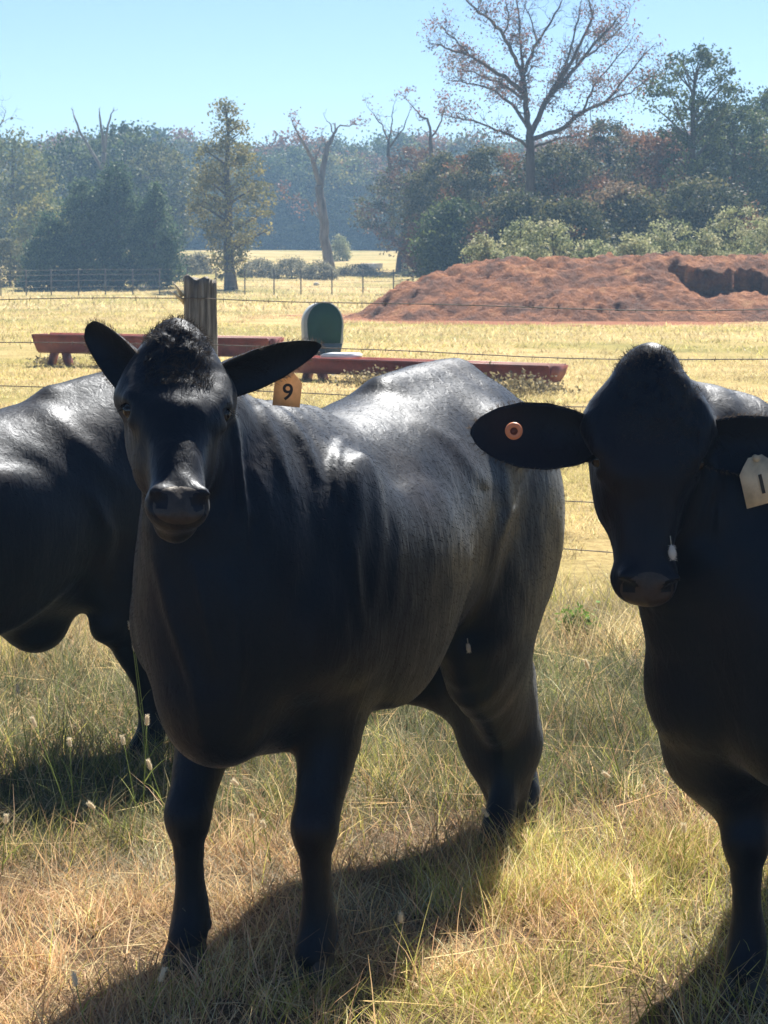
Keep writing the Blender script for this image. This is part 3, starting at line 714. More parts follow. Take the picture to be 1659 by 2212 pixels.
# small pale seed heads caught in the coats
def on_coat(info, cow, px, py):
    V = info['V']; yw = info['yaw']; c, s = math.cos(yw), math.sin(yw); o = cow.location
    W = np.stack([o.x+c*V[:, 0]-s*V[:, 1], o.y+s*V[:, 0]+c*V[:, 1], V[:, 2]], 1)
    wz = W[:, 2]-H; d = W[:, 1]*cp-wz*sp; U = CX+FPX*W[:, 0]/d; Wy = CY-FPX*(W[:, 1]*sp+wz*cp)/d
    near = np.hypot(U-px, Wy-py) < 14; k = np.argwhere(near)[:, 0]; k = k[np.argmin(W[k, 1])]; return W[k]
M['fluff'] = attr_mat('pale_fluff', .8, .15, .3)
for info, cow, px, py, L_, r_, lb in ((i3, cow3, 1461, 1180, .034, .0085, 'pale fluffy seed stuck above the nose of the right cow'), (i1, cow1, 1020, 1378, .026, .006, 'small pale seed stuck on the flank of the middle cow')):
    p = on_coat(info, cow, px, py)+np.array([0, -.008, 0]); mb = MB(); d = nrm([.12, -.1, -1])
    mb.tube([d*L_*t for t in np.linspace(0, 1, 11)], [r_*max(.06, math.sin(math.pi*t**1.2)**.7) for t in np.linspace(0, 1, 11)], 8, col=(.70, .68, .62)); mb.tube([-d*L_*.5, np.zeros(3)], .0012, 4, col=(.5, .48, .4))
    n = 200; t = rng.uniform(.05, 1, n); a = rng.uniform(0, 6.28, n); rd = np.stack([np.cos(a), np.sin(a), np.zeros(n)], 1)
    Vs, Qs = strands(d*(L_*t)[:, None]+rd*r_*.5, rd+d*.5, np.full(n, r_*.8), np.full(n, .0009), None, 1); mb.add(Vs, Qs, None, (.80, .78, .70))
    o = mb.build('seed_head', M['fluff'], None, False, label=lb, cat='seed head'); o.location = tuple(p)

# ------------------------------------------------------------------ ground sheet
ys = np.concatenate([np.arange(-30, 0, 3.), np.arange(0, 16, .25), np.arange(16, 60, 1.), np.arange(60, 240, 3.), np.arange(240, 1000, 20.)])
xs = np.concatenate([np.arange(-400, -60, 20.), np.arange(-60, -8, 2.), np.arange(-8, 8, .25), np.arange(8, 60, 2.), np.arange(60, 401, 20.)])
XX, YY = np.meshgrid(xs, ys)
ZZ = gz(XX, YY)+(fbm(np.stack([XX*.8, YY*.8, XX*0], -1), 3, 2)-.5)*.05*(YY > -31)+(fbm(np.stack([XX*.05, YY*.05, XX*0], -1), 2, 5)-.5)*.35*np.clip((YY-30)/60, 0, 1)
def ground_z(x, y):
    x = np.asarray(x, float); y = np.asarray(y, float)
    return gz(x, y)+(fbm(np.stack([x*.8, y*.8, x*0], -1), 3, 2)-.5)*.05+(fbm(np.stack([x*.05, y*.05, x*0], -1), 2, 5)-.5)*.35*np.clip((y-30)/60, 0, 1)
nx, ny = len(xs), len(ys)
ii = (np.arange(ny-1)[:, None]*nx+np.arange(nx-1)[None, :]).ravel()
me = np_mesh('pasture', np.stack([XX.ravel(), YY.ravel(), ZZ.ravel()], 1), np.stack([ii, ii+1, ii+nx+1, ii+nx], 1))
link('ground', me, M['ground'], None, True, kind='structure')

# ------------------------------------------------------------------ grass
STRAW = np.array([[.78, .58, .28], [.74, .50, .27], [.80, .66, .38], [.62, .40, .22], [.76, .54, .36], [.40, .25, .15]])
GREEN = np.array([[.40, .41, .09], [.56, .52, .14], [.26, .30, .08], [.64, .57, .20]])
GREY = np.array([[.34, .31, .22], [.26, .24, .16], [.42, .37, .27]])
YEL = np.array([[.70, .56, .30], [.62, .49, .24], [.52, .42, .22], [.72, .61, .37]])
def blades(xy, h, w, lean, col, seg=2, bend=.6, z0=None):
    n = len(xy); a = rng.uniform(0, 2*math.pi, n); col = col*(.42+1.2*fbm(np.stack([xy[:, 0]*5, xy[:, 1]*5, xy[:, 0]*0], 1), 2, 91))[:, None]
    if z0 is None: z0 = ground_z(xy[:, 0], xy[:, 1])
    base = np.stack([xy[:, 0], xy[:, 1], z0-.004], 1)
    d = np.stack([np.cos(a)*lean, np.sin(a)*lean, np.ones(n)], 1); d /= np.linalg.norm(d, axis=1)[:, None]
    b2 = rng.uniform(0, 2*math.pi, n); side = np.stack([np.cos(b2), np.sin(b2), 0*b2], 1)
    curl = np.stack([np.cos(a), np.sin(a), -.5*np.ones(n)], 1)*(h*bend*rng.uniform(.1, 1, n))[:, None]+rng.normal(size=(n, 3))*(h*.15)[:, None]
    V, Q = strands(base, d, h, w, curl, seg, side)
    m_ = 2*(seg+1); shade = rng.uniform(.75, 1.15, (n, 1)); c = np.repeat(np.clip(col*shade, 0, .82), m_, 0)
    return V, Q, c
def pick(P_, n, p=None): return P_[rng.integers(0, len(P_), n)]
gm = MB()
def scatter(n, y0, y1, m0=.5, k=.2):
    # uniform over the wedge the camera can see, with a margin
    y = np.sqrt(rng.uniform(0, 1, n)*(y1**2-y0**2)+y0**2); x = rng.uniform(-1, 1, n)*(k*y+m0); return np.stack([x, y], 1)
def colour(xy, gbias=0.0):
    n = len(xy); g = fbm(np.stack([xy[:, 0]*.9, xy[:, 1]*.9, xy[:, 0]*0], 1), 3, 40); k = fbm(np.stack([xy[:, 0]*2.2, xy[:, 1]*2.2, xy[:, 0]*0], 1), 2, 50)
    c = pick(STRAW, n); far = np.clip((xy[:, 1]-7)/3.0, 0, 1); u = rng.uniform(0, 1, n)
    yl = pick(YEL, n); sel = u < far; c[sel] = yl[sel]
    gsel = rng.uniform(0, 1, n) < np.clip((g-.56)*5+gbias, 0.04, .6); gg = pick(GREEN, n); c[gsel] = gg[gsel]
    ks = rng.uniform(0, 1, n) < np.clip((k-.5)*4, 0, .6)*.7; kk = pick(GREY, n); c[ks] = kk[ks]
    # band of darker, greener, greyer blades behind the cattle's forelegs
    yy = xy[:, 1]+.9*(fbm(np.stack([xy[:, 0]*1.6, xy[:, 1]*.8, xy[:, 0]*0], 1), 3, 47)-.5)*2; band = np.clip((yy-6.3)/.5, 0, 1)*np.clip((9.3-yy)/.5, 0, 1)
    bs = rng.uniform(0, 1, n) < band*.85; wd = np.array([[.15, .17, .09], [.20, .20, .12], [.10, .13, .06], [.27, .24, .15], [.18, .22, .07]]); c[bs] = pick(wd, n)[bs]
    return c
# low curly thatch
n = 330000; xy = scatter(n, 3.6, 9.5); pn = fbm(np.stack([xy[:, 0]*3, xy[:, 1]*3, xy[:, 0]*0], 1), 3, 60)
keep = rng.uniform(0, 1, n) < np.clip(.25+(pn-.42)*5, .10, 1); xy = xy[keep]; pn = pn[keep]; n = len(xy)
V, Q, c = blades(xy, rng.uniform(.025, .085, n)*(.6+pn), rng.uniform(.0018, .0040, n), rng.uniform(.3, 2.6, n), colour(xy), 2, 1.0); gm.add(V, Q, None, c)
# upright blades in clumps
nc_ = 4200; cc = scatter(nc_, 3.8, 10.5); per = rng.integers(6, 28, nc_); idx = np.repeat(np.arange(nc_), per)
xy = cc[idx]+rng.normal(size=(len(idx), 2))*.035; hc_ = (rng.uniform(.07, .20, nc_)*(1+.5*np.clip((cc[:, 1]-6)/1.5, 0, 1)))[idx]*rng.uniform(.5, 1.1, len(idx))
V, Q, c = blades(xy, hc_, rng.uniform(.0022, .0048, len(idx)), rng.uniform(.05, .8, len(idx)), colour(xy, .18), 3, .55); gm.add(V, Q, None, c)
# taller yellow-green tufts where the photo has them
for (px, py, sx, sy, cnt, hh) in [(1180, 1900, .18, .18, 1500, .16), (1330, 1870, .15, .12, 800, .14), (1450, 1900, .13, .12, 700, .13), (1000, 1950, .12, .10, 500, .12), (30, 1850, .14, .10, 500, .15),
                                  (230, 1830, .10, .08, 260, .13), (960, 1700, .3, .25, 1300, .16), (820, 1680, .12, .3, 600, .14), (1300, 1560, .25, .4, 1400, .16), (560, 1720, .1, .3, 500, .15),
                                  (130, 1650, .25, .3, 1200, .20), (560, 2190, .12, .05, 200, .09), (412, 2105, .05, .035, 170, .10), (686, 2135, .05, .035, 170, .10), (1078, 1862, .07, .04, 220, .15), (1135, 1815, .07, .04, 200, .15), (1610, 2120, .06, .035, 170, .11), (320, 1680, .08, .05, 200, .15), (1120, 1930, .25, .12, 1500, .15), (1380, 1840, .16, .10, 900, .15), (1340, 2050, .2, .2, 500, .09), (1100, 2170, .3, .08, 500, .08), (400, 2150, .10, .05, 300, .10)]:
    g0 = G(px, py); xy = g0[:2]+rng.normal(size=(cnt, 2))*np.array([sx, sy]); cl = fbm(np.stack([xy[:, 0]*9, xy[:, 1]*9, xy[:, 0]*0], 1), 2, 70)
    xy = xy[cl > .45]; m_ = len(xy); cg = pick(GREEN, m_); u = rng.uniform(0, 1, m_) < .35; cg[u] = pick(STRAW, m_)[u]
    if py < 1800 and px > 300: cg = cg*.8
    V, Q, c = blades(xy, rng.uniform(.4, 1.1, m_)*hh, rng.uniform(.0022, .0045, m_), rng.uniform(.05, .6, m_), cg, 3, .5); gm.add(V, Q, None, c)
# fallen straw stalks
n = 2600; xy = scatter(n, 4.0, 10); a = rng.uniform(0, 2*math.pi, n)
z = ground_z(xy[:, 0], xy[:, 1])+rng.uniform(.01, .06, n)
V, Q = strands(np.stack([xy[:, 0], xy[:, 1], z], 1), np.stack([np.cos(a), np.sin(a), rng.uniform(-.1, .25, n)], 1), rng.uniform(.08, .28, n), rng.uniform(.0018, .0035, n), rng.normal(size=(n, 3))*.03, 3)
gm.add(V, Q, None, np.repeat(pick(STRAW[:3], n)*rng.uniform(.8, 1.2, (n, 1)), 8, 0))
gm.build('grass', M['grass'], None, False, kind='stuff')
# middle and far pasture
gm = MB()
for (n, y0, y1, hh, ww) in [(90000, 9.5, 17, .07, .006), (70000, 17, 32, .08, .012), (50000, 32, 60, .10, .022), (30000, 60, 125, .18, .05)]:
    xy = scatter(n, y0, y1, .8, .2); pn = fbm(np.stack([xy[:, 0]*.8, xy[:, 1]*.8, xy[:, 0]*0], 1), 3, 61); xy = xy[pn > .36]; n = len(xy)
    on = ((xy[:, 0]-4.2)/7.0)**2+((xy[:, 1]-54.)/7.5)**2 < .9-.9*(fbm(np.stack([xy[:, 0]*.5, xy[:, 1]*1.1, xy[:, 0]*0], 1), 3, 66)-.35)
    xy = xy[~on]; n = len(xy)
    c = pick(YEL, n); u = rng.uniform(0, 1, n); g = fbm(np.stack([xy[:, 0]*.16, xy[:, 1]*.25, xy[:, 0]*0], 1), 3, 44); s_ = u < np.clip((g-.5)*5+.15, .1, .85); c[s_] = (pick(GREEN, n)*.6+pick(YEL, n)*.4)[s_]
    V, Q, c = blades(xy, rng.uniform(.3, 1.1, n)*hh, rng.uniform(.6, 1.2, n)*ww, rng.uniform(.1, 1.2, n), c, 1 if y0 > 15 else 2, .5); gm.add(V, Q, None, c)
gm.build('pasture_grass', M['grass'], None, False, kind='stuff')

# foxtail seed heads: (head px, base px)
FOX = [((317, 1568), (306, 1822)), ((268, 1610), (298, 1770)), ((327, 1664), (372, 1800)), ((515, 1698), (630, 1830)), ((205, 1748), (268, 1815)), ((151, 1614), (160, 1790)),
       ((78, 1572), (160, 1800)), ((1271, 1447), (1358, 1745)), ((1091, 1646), (1096, 1775)), ((1100, 1680), (1098, 1800)), ((1318, 1680), (1420, 1765)), ((1450, 1678), (1510, 1745)),
       ((1391, 1712), (1396, 1780)), ((866, 1994), (868, 2090)), ((1624, 1998), (1622, 2150)), ((165, 2131), (190, 2250)), ((545, 1780), (552, 1860)), ((571, 1790), (590, 1880)), ((283, 1362), (322, 1700)),
       ((292, 1408), (330, 1720)), ((1055, 1765), (1110, 1850)), ((345, 2122), (320, 2200)), ((1478, 1800), (1482, 1880)), ((12, 1780), (4, 1900)), ((40, 1500), (70, 1700))]
M['seed'] = attr_mat('pale_seed_head', .8, .15, .3); M['stalk'] = attr_mat('green_grass_stalk', .6, .25, .3)
WHERE = ['before the far leg of the left cow', 'just left of the tallest head by the left cow leg', 'leaning right, low beside the middle cow foreleg', 'leaning left between the forelegs of the middle cow',
         'bent left over dry thatch on the left', 'upright and faint in the shade on the left', 'near the left frame edge in shade', 'tall and pale, alone in the gap between two cows', 'upright in front of the hind hoof',
         'just below another before the hind hoof', 'leaning left in the shaded gap before the right cow', 'leaning left against the right cow chest', 'short and upright below the tall gap stem',
         'small and upright near the foreleg shadow edge', 'upright before the hoof of the right cow', 'in the bottom left shadow', 'short between the forelegs of the middle cow', 'short beside another between the forelegs',
         'highest against the dark chest of the left cow', 'second highest against the dark left cow leg', 'small by the hind hoof of the middle cow', 'low beside the nearest hoof on the left', 'short in sunny thatch before the right cow leg',
         'at the left frame edge in the sun', 'pale, left of the left cow leg in sunny grass']
for k, ((hx, hy), (bx, by)) in enumerate(FOX):
    g0 = G(bx, by); Yb = g0[1]; top = P(hx, hy, Yb+rng.uniform(-.04, .04)); base = np.array([g0[0], g0[1], float(ground_z(g0[0], g0[1]))])
    root = empty('foxtail_grass', tuple(base), label='pale foxtail seed head '+WHERE[k], cat='grass stem', group='foxtail stems in the pasture')
    pts = [base+(top-base)*t+np.array([0, 0, 1])*.03*math.sin(t*math.pi)*np.linalg.norm(top-base)-base for t in np.linspace(0, 1, 9)]
    mb = MB(); mb.tube(pts, np.linspace(.0022, .0011, 9), 5, col=(.30, .36, .10))
    for t in (.25, .5):                                             # stem leaves
        p0 = np.array(pts[int(t*8)]); a = rng.uniform(0, 6.28); V, Q = strands(p0[None], np.array([[math.cos(a)*.5, math.sin(a)*.5, 1.0]]), np.array([.11]), np.array([.004]), np.array([[math.cos(a)*.04, math.sin(a)*.04, -.02]]), 3)
        mb.add(V, Q, None, (.33, .38, .10))
    mb.build('stem', M['stalk'], root, True)
    d = nrm(np.array(pts[-1])-np.array(pts[-2])); L_ = rng.uniform(.024, .036); c0 = np.array(pts[-1])
    mb = MB(); mb.tube([c0+d*L_*t for t in np.linspace(0, 1, 11)], [max(.0005, .0050*math.sin(math.pi*t**.85)**.75) for t in np.linspace(0, 1, 11)], 8, col=(.85, .74, .55))
    n = 260; t = rng.uniform(0.03, .98, n); a = rng.uniform(0, 6.28, n); u = nrm(np.cross(d, [0, 1, .1])); v = np.cross(d, u)
    rd = np.cos(a)[:, None]*u+np.sin(a)[:, None]*v; V, Q = strands(c0+d*(L_*t)[:, None]+rd*.003, rd*.8+d*.6, rng.uniform(.004, .009, n), np.full(n, .0007), None, 1)
    mb.add(V, Q, None, (.88, .80, .62)); mb.build('seed_head', M['seed'], root)

# ------------------------------------------------------------------ dirt heap
def heap():
    xs = np.arange(-1.6, 17.0, .07); ys = np.arange(49.0, 58.5, .07); X, Y = np.meshgrid(xs, ys)
    rp = [(760, 668), (790, 655), (830, 632), (870, 608), (910, 585), (950, 567), (1000, 550), (1060, 541), (1150, 545), (1250, 549), (1400, 546), (1659, 545), (1900, 560), (2200, 640)]
    rx = [P(a, b, 54)[0] for a, b in rp]; rz = [P(a, b, 54)[2] for a, b in rp]
    R = np.interp(X, rx, rz)+.28+.13*np.clip((X-1)/3, 0, 1)
    t = (Y-50.1-.5*(fbm(np.stack([X*.6, X*0, X*0], -1), 3, 3)-.5)*2+.5*np.clip((X-5.)/6, 0, 1)*-1)/3.6
    prof = np.clip(t, 0, 1)**.85; prof = np.where(t > 1, np.clip(1-(t-1.15)/1.1, 0, 1), prof)
    rough = fbm(np.stack([X*.9, Y*.9, X*0], -1), 3, 12)-.5; clod = np.abs(fbm(np.stack([X*2.6, Y*2.6, X*0], -1), 4, 13)-.5)*2; fine = fbm(np.stack([X*7, Y*7, X*0], -1), 3, 19)-.5
    Z = R*prof*(1+.18*rough)
    # dug out face on the right
    cx = np.clip((X-6.6)/.9, 0, 1)*np.clip((13.5-X)/1.0, 0, 1); edge = 52.1+.5*(fbm(np.stack([X*1.3, X*0, X*0+5], -1), 3, 4)-.5)*2
    low = .74+.3*fbm(np.stack([X*1.2, X*0, X*0+9], -1), 2, 6); dug = np.where(Y < edge+.9, np.minimum(Z, low), Z); k = np.clip((Y-edge-.9)/.18, 0, 1)
    Z = Z*(1-cx)+cx*(dug*(1-k)+Z*k)
    Z = Z+(rough*.34+(clod-.3)*.14*np.clip(rough*5+.6, 0, 1)+fine*.20)*np.clip(prof*3, 0, 1)*np.clip(R*2, 0, 1)
    Z = Z-.28+gz(X, Y)*1.0-.0
    Z = np.maximum(Z, -1.2)
    nx, ny = len(xs), len(ys); ii = (np.arange(ny-1)[:, None]*nx+np.arange(nx-1)[None, :]).ravel()
    return np_mesh('dirt_heap', np.stack([X.ravel(), Y.ravel(), Z.ravel()], 1), np.stack([ii, ii+1, ii+nx+1, ii+nx], 1))
m, nt, b = mat_new('red_clay'); v = coords(nt); f = noise(nt, 1.3, 7, .65, v); g = noise(nt, 9, 6, .7, v)
c = ramp(nt, f, [(.30, (.09, .042, .028)), (.45, (.23, .092, .048)), (.58, (.44, .175, .072)), (.75, (.56, .30, .14))])
c = mixc(nt, .6, c, ramp(nt, g, [(.3, (.55, .5, .5)), (.65, (1, 1, 1))]), 'MULTIPLY')
nt.links.new(c, b.inputs['Base Color']); b.inputs['Roughness'].default_value = .95; g2 = noise(nt, 3.2, 7, .75, coords(nt, 'Object', (1, 1, 1.6), (0, .6, .3)), .6); bump(nt, b, mixc(nt, .35, g2, g), 1.0, .45); M['clay'] = m
link('dirt_heap', heap(), M['clay'], None, True, label='long heap of red clay with a dug out face, behind the troughs', cat='dirt heap')

# ------------------------------------------------------------------ trees
def leafcloud(P0, size, cols, flat=.0):
    n = len(P0); a = rng.normal(size=(n, 3)); a /= np.linalg.norm(a, axis=1)[:, None]; b_ = np.cross(a, rng.normal(size=(n, 3))); b_ /= np.linalg.norm(b_, axis=1)[:, None]
    s = (size*rng.uniform(.55, 1.25, n))[:, None]; c = P0
    V = np.stack([c-a*s*.5, c+b_*s*.32, c+a*s*.5, c-b_*s*.32], 1).reshape(-1, 3)
    Q = np.arange(4*n).reshape(-1, 4); return V, Q, np.repeat(cols, 4, 0)
def crown_leaves(prof, Hh, Wd, nclump, per, rc, size, pal, brown=None, z0=0.0, seed=0, wob=.35, hollow=.25, ctr=None):
    """clumps of leaves inside an envelope prof [(z fraction, radius fraction)]"""
    r = np.random.default_rng(seed)
    zf = r.uniform(0, 1, nclump*3); rad = np.interp(zf, [p[0] for p in prof], [p[1] for p in prof]); keep = r.uniform(0, 1, len(zf)) < rad+.15; zf = zf[keep][:nclump]; rad = rad[keep][:nclump]
    n = len(zf); a = r.uniform(0, 2*math.pi, n); q = np.sqrt(r.uniform(hollow, 1, n)); wobble = 1-wob+2*wob*fbm(np.stack([np.cos(a)*1.3+seed, np.sin(a)*1.3, zf*5], 1), 2, seed)
    C = np.stack([np.cos(a)*rad*q*wobble*Wd/2, np.sin(a)*rad*q*wobble*Wd/2, z0+zf*(Hh-z0)], 1)
    if ctr is not None: C[:, :2] += np.stack([np.interp(C[:, 2], ctr[0], ctr[1]), np.interp(C[:, 2], ctr[0], ctr[2])], 1)
    rr = rc*r.uniform(.5, 1.4, n); idx = np.repeat(np.arange(n), per); L = C[idx]+r.normal(size=(len(idx), 3))*rr[idx][:, None]*np.array([1, 1, .65])*.6
    L[:, 2] = np.maximum(L[:, 2], .03)
    pal = np.array(pal); ci = r.integers(0, len(pal), n); col = pal[ci][idx]*r.uniform(.7, 1.35, (len(idx), 1))
    if brown is not None:
        bz = (fbm(C*.7+seed, 2, seed) > brown[0]); col[bz[idx]] = np.array(brown[1])*r.uniform(.7, 1.3, (bz[idx].sum(), 1))
    V, Q, c = leafcloud(L, np.full(len(L), size), col); return V, Q, c, C
def limbs(mb, trunk, C, r0, n, seed=0, up=.5):
    """curved branches from the trunk line to some clump centres"""
    r = np.random.default_rng(seed+5); trunk = np.array(trunk); zt = trunk[:, 2]
    for i in r.choice(len(C), min(n, len(C)), replace=False):
        c = C[i]; d = math.hypot(c[0], c[1]); zs = max(min(c[2]-d*up-.1, zt[-1]*.97), zt[0]+.15*(zt[-1]-zt[0])); s = np.array([np.interp(zs, zt, trunk[:, 0]), np.interp(zs, zt, trunk[:, 1]), zs])
        if np.linalg.norm(c-s) < .2: continue
        m_ = (s+c)/2+np.array([0, 0, .10*np.linalg.norm(c-s)])+r.normal(size=3)*.05*np.linalg.norm(c-s)
        pts = [(1-t)**2*s+2*t*(1-t)*m_+t*t*c for t in np.linspace(0, 1, 6)]
        q = r0*(.42-.22*(zs-zt[0])/(zt[-1]-zt[0])); mb.tube(pts, np.linspace(q, q*.18, 6), 5, False)
def make_tree(name, label, x, y, Hh, Wd, prof, nclump, per, rc, size, pal, z0=0.1, tr=.15, seed=0, bark='bark', nl=26, group=None, brown=None, lean=(0, 0), wob=.35, cat='tree', hollow=.25, tfrac=.9, leafname='crown', zb=None, up=.5):
    z = float(ground_z(x, y)) if zb is None else zb
    root = empty(name, (x, y, z-.05), 0, label=label, cat=cat, group=group)
    tz_ = np.linspace(0, 1, 9)*Hh*tfrac; r = np.random.default_rng(seed)
    tp = np.stack([lean[0]*(tz_/Hh)**1.3+np.cumsum(r.normal(size=9))*.012*Hh*.5, lean[1]*tz_/Hh+np.cumsum(r.normal(size=9))*.006*Hh, tz_], 1); tp[0, :2] = 0
    V, Q, c, C = crown_leaves(prof, Hh, Wd, int(nclump*1.25), int(per*1.25), rc, size, pal, brown, z0*Hh, seed, wob, hollow, (tp[:, 2], tp[:, 0], tp[:, 1]))
    mb = MB(); mb.tube(tp, tr*np.interp(tz_/Hh, [0, .04, .5, 1], [1.35, 1, .62, .15]), 9); limbs(mb, tp, C, tr, nl, seed, up); mb.build('trunk', M[bark], root, True)
    mb = MB(); mb.add(V, Q, None, c); mb.build(leafname, M['leaf'], root)
    return root
ROUND = [(0, .35), (.2, .8), (.5, 1.0), (.75, .85), (.93, .5), (1, .15)]
CONE = [(0, .85), (.12, 1.0), (.4, .85), (.7, .52), (.9, .24), (1, .04)]
COLUMN = [(0, .25), (.12, .45), (.2, .5), (.35, 1.0), (.5, .95), (.62, .8), (.75, .55), (.88, .38), (1, .12)]
BUSH = [(0, .95), (.3, 1.0), (.6, .8), (.85, .5), (1, .2)]
DKG = [(.040, .072, .030), (.08, .11, .040), (.13, .165, .055), (.045, .07, .034)]
JUN = [(.035, .070, .042), (.07, .12, .062), (.12, .17, .085)]
YGR = [(.16, .17, .045), (.22, .21, .05), (.11, .14, .04), (.28, .25, .07)]
MIX = [(.08, .10, .035), (.13, .14, .05), (.18, .18, .065), (.06, .07, .035)]
OAK = [(.055, .070, .030), (.10, .105, .040), (.045, .055, .030), (.15, .14, .06)]
SAGE = [(.26, .28, .14), (.36, .37, .20), (.20, .23, .11), (.42, .41, .24)]
RUST = (.20, .10, .05)
def at(px, Y): g = GY(px, Y); return g[0], g[1]
def hgt(px, py, Y): x, y = at(px, Y); return float(P(px, py, Y)[2]-gz(x, Y))
def mw(w, Y): return w*Y/FPX
def T(name, label, px, ytop, wpx, Y, prof, nclump, per, pal, leaf=.16, **kw):
    x, y = at(px, Y); Hh = hgt(px, ytop, Y); Wd = mw(wpx, Y)
    return make_tree(name, label, x, y, Hh, Wd, prof, nclump, per, kw.pop('rc', .055*Wd+.10), leaf, pal, **kw)

# far wooded ridge
xs = np.arange(-260, 400, 3.0); ys = np.arange(285, 400, 6.0); X, Y = np.meshgrid(xs, ys)
Z = 3+np.interp(X, [-260, -60, 0, 30, 60, 120, 400], [11, 11, 10, 12, 11, 9, 8])*np.sin(np.clip((Y-285)/115, 0, 1)*math.pi)**.6+3.0*fbm(np.stack([X*.2, Y*.2, X*0], -1), 3, 8)
nx, ny = len(xs), len(ys); ii = (np.arange(ny-1)[:, None]*nx+np.arange(nx-1)[None, :]).ravel()
link('distant_ridge', np_mesh('distant_ridge', np.stack([X.ravel(), Y.ravel(), Z.ravel()], 1), np.stack([ii, ii+1, ii+nx+1, ii+nx], 1)),
     simple('wooded_ridge', [(.35, (.03, .04, .03)), (.6, (.07, .08, .045))], .25, .95, .8, 2.0, .05), None, True, kind='structure')

# woodland edge: five kinds, repeated
protos = []
for k, (pal, prof, nm, lb, br) in enumerate([(DKG, ROUND, 'woodland_tree', 'dark green broadleaf tree in the wood edge across the far field', None), (MIX, ROUND, 'woodland_tree', 'olive green broadleaf tree in the wood edge across the far field', None),
        (DKG, BUSH, 'woodland_tree', 'low dark bushy tree filling the wood edge across the far field', None), (YGR, ROUND, 'woodland_tree', 'yellow green tree in the wood edge across the far field', None),
        (OAK, ROUND, 'woodland_tree', 'browning broadleaf tree in the wood edge across the far field', (.52, RUST))]):
    o = make_tree(nm, lb, 0, 0, 10, 9.5 if prof is ROUND else 11, prof, 200, 42, .95, .34, pal, z0=.06, tr=.22, seed=100+k, nl=10, group=['dark wood edge trees', 'olive wood edge trees', 'low wood edge trees', 'yellow green wood edge trees', 'browning wood edge trees'][k], brown=br, zb=0)
    protos.append(o)
used = set(); r = np.random.default_rng(77)
rowx = []
for Y0, top, st, kinds in ((222, 300, 58, (0, 1, 0, 4)), (214, 345, 66, (0, 1, 3, 0, 4)), (209, 430, 52, (2, 2, 0))):
    px = -330
    while px < 1990:
        if not (Y0 < 220 and 1080 < px < 1640): rowx.append((px+r.uniform(-12, 12), Y0+r.uniform(-3, 3), top+r.uniform(-26, 24), kinds[r.integers(0, len(kinds))]))
        px += st*r.uniform(.8, 1.25)
for px, Y0, top, k in rowx:
    x, y = at(px, Y0); h_ = hgt(px, top, Y0)
    o = protos[k] if k not in used else None
    if o is None:
        o = protos[k].copy(); COL.objects.link(o)
        for ch in protos[k].children: c2 = ch.copy(); COL.objects.link(c2); c2.parent = o
    used.add(k); s_ = h_/10.0; o.location = (x, y, float(ground_z(x, y))-.2); o.rotation_euler = (0, 0, r.uniform(0, 6.28)); o.scale = (max(s_, .62)*r.uniform(.85, 1.1),)*2+(s_,)
for k, o in enumerate(protos):
    if k not in used: o.location = (*at(300+k*30, 225), 1.0)

# nearer individual trees
T('yellowing_tree', 'yellow green tree at the far left edge of the field', 30, 292, 210, 140, ROUND, 200, 34, [(.13, .15, .05), (.19, .19, .06), (.10, .13, .05)], .26, z0=.03, seed=201, nl=14, tr=.2, rc=.75)
T('yellowing_tree', 'small pale yellow tree just left of the dark cedars', 95, 425, 110, 128, ROUND, 110, 30, YGR, .2, z0=.05, seed=202, nl=10, tr=.12, rc=.45)
T('round_bush', 'round olive bush at the left edge beside the cedars', 22, 515, 110, 108, BUSH, 110, 40, [(.15, .15, .07), (.19, .18, .08), (.11, .12, .06)], .11, z0=.02, seed=203, cat='bush', tr=.06, rc=.22)
T('broadleaf_tree', 'tall blue green tree behind the left side of the cedars', 150, 300, 190, 150, ROUND, 220, 30, DKG, .28, z0=.1, seed=204, nl=14, tr=.22, rc=.8)
T('broadleaf_tree', 'highest dark tree behind the cedars', 262, 272, 210, 152, ROUND, 240, 30, DKG, .28, z0=.1, seed=205, nl=14, tr=.22, rc=.8)
T('broadleaf_tree', 'olive tree behind the right side of the cedars', 350, 315, 160, 148, ROUND, 170, 30, MIX, .26, z0=.1, seed=206, nl=14, tr=.2, rc=.65)
T('cedar_tree', 'low dark cedar at the left end of the cedar clump', 108, 462, 130, 104, CONE, 230, 40, JUN, .13, z0=.03, seed=207, nl=20, tr=.12, rc=.30, wob=.5)
T('cedar_tree', 'dark cedar second from the left in the cedar clump', 185, 392, 170, 105, CONE, 330, 40, JUN, .13, z0=.03, seed=208, nl=20, tr=.14, rc=.34, wob=.5)
T('cedar_tree', 'largest dark cedar in the middle of the clump', 262, 352, 190, 106, CONE, 420, 40, JUN, .13, z0=.04, seed=209, nl=20, tr=.15, rc=.36, wob=.5)
T('cedar_tree', 'dark cedar at the right end of the cedar clump', 335, 400, 130, 105, CONE, 260, 40, JUN, .13, z0=.05, seed=210, nl=20, tr=.12, rc=.32, wob=.5)
T('tall_tree', 'tall narrow yellowing tree with a full length dark trunk', 499, 222, 200, 104, COLUMN, 240, 34, [(.17, .17, .06), (.23, .21, .065), (.12, .13, .05), (.28, .24, .075)], .14, z0=.07, seed=211, nl=34, tr=.26, rc=.34, tfrac=.97, wob=.4, hollow=.1)
T('broadleaf_tree', 'browning tree with a leaning trunk left of the dirt heap', 868, 318, 230, 122, [(0, .3), (.15, .75), (.5, 1), (.8, .75), (1, .2)], 230, 30, OAK, .17, z0=.2, seed=212, nl=30, tr=.28, rc=.42, lean=(.9, 0), brown=(.55, (.14, .08, .05)), wob=.5)
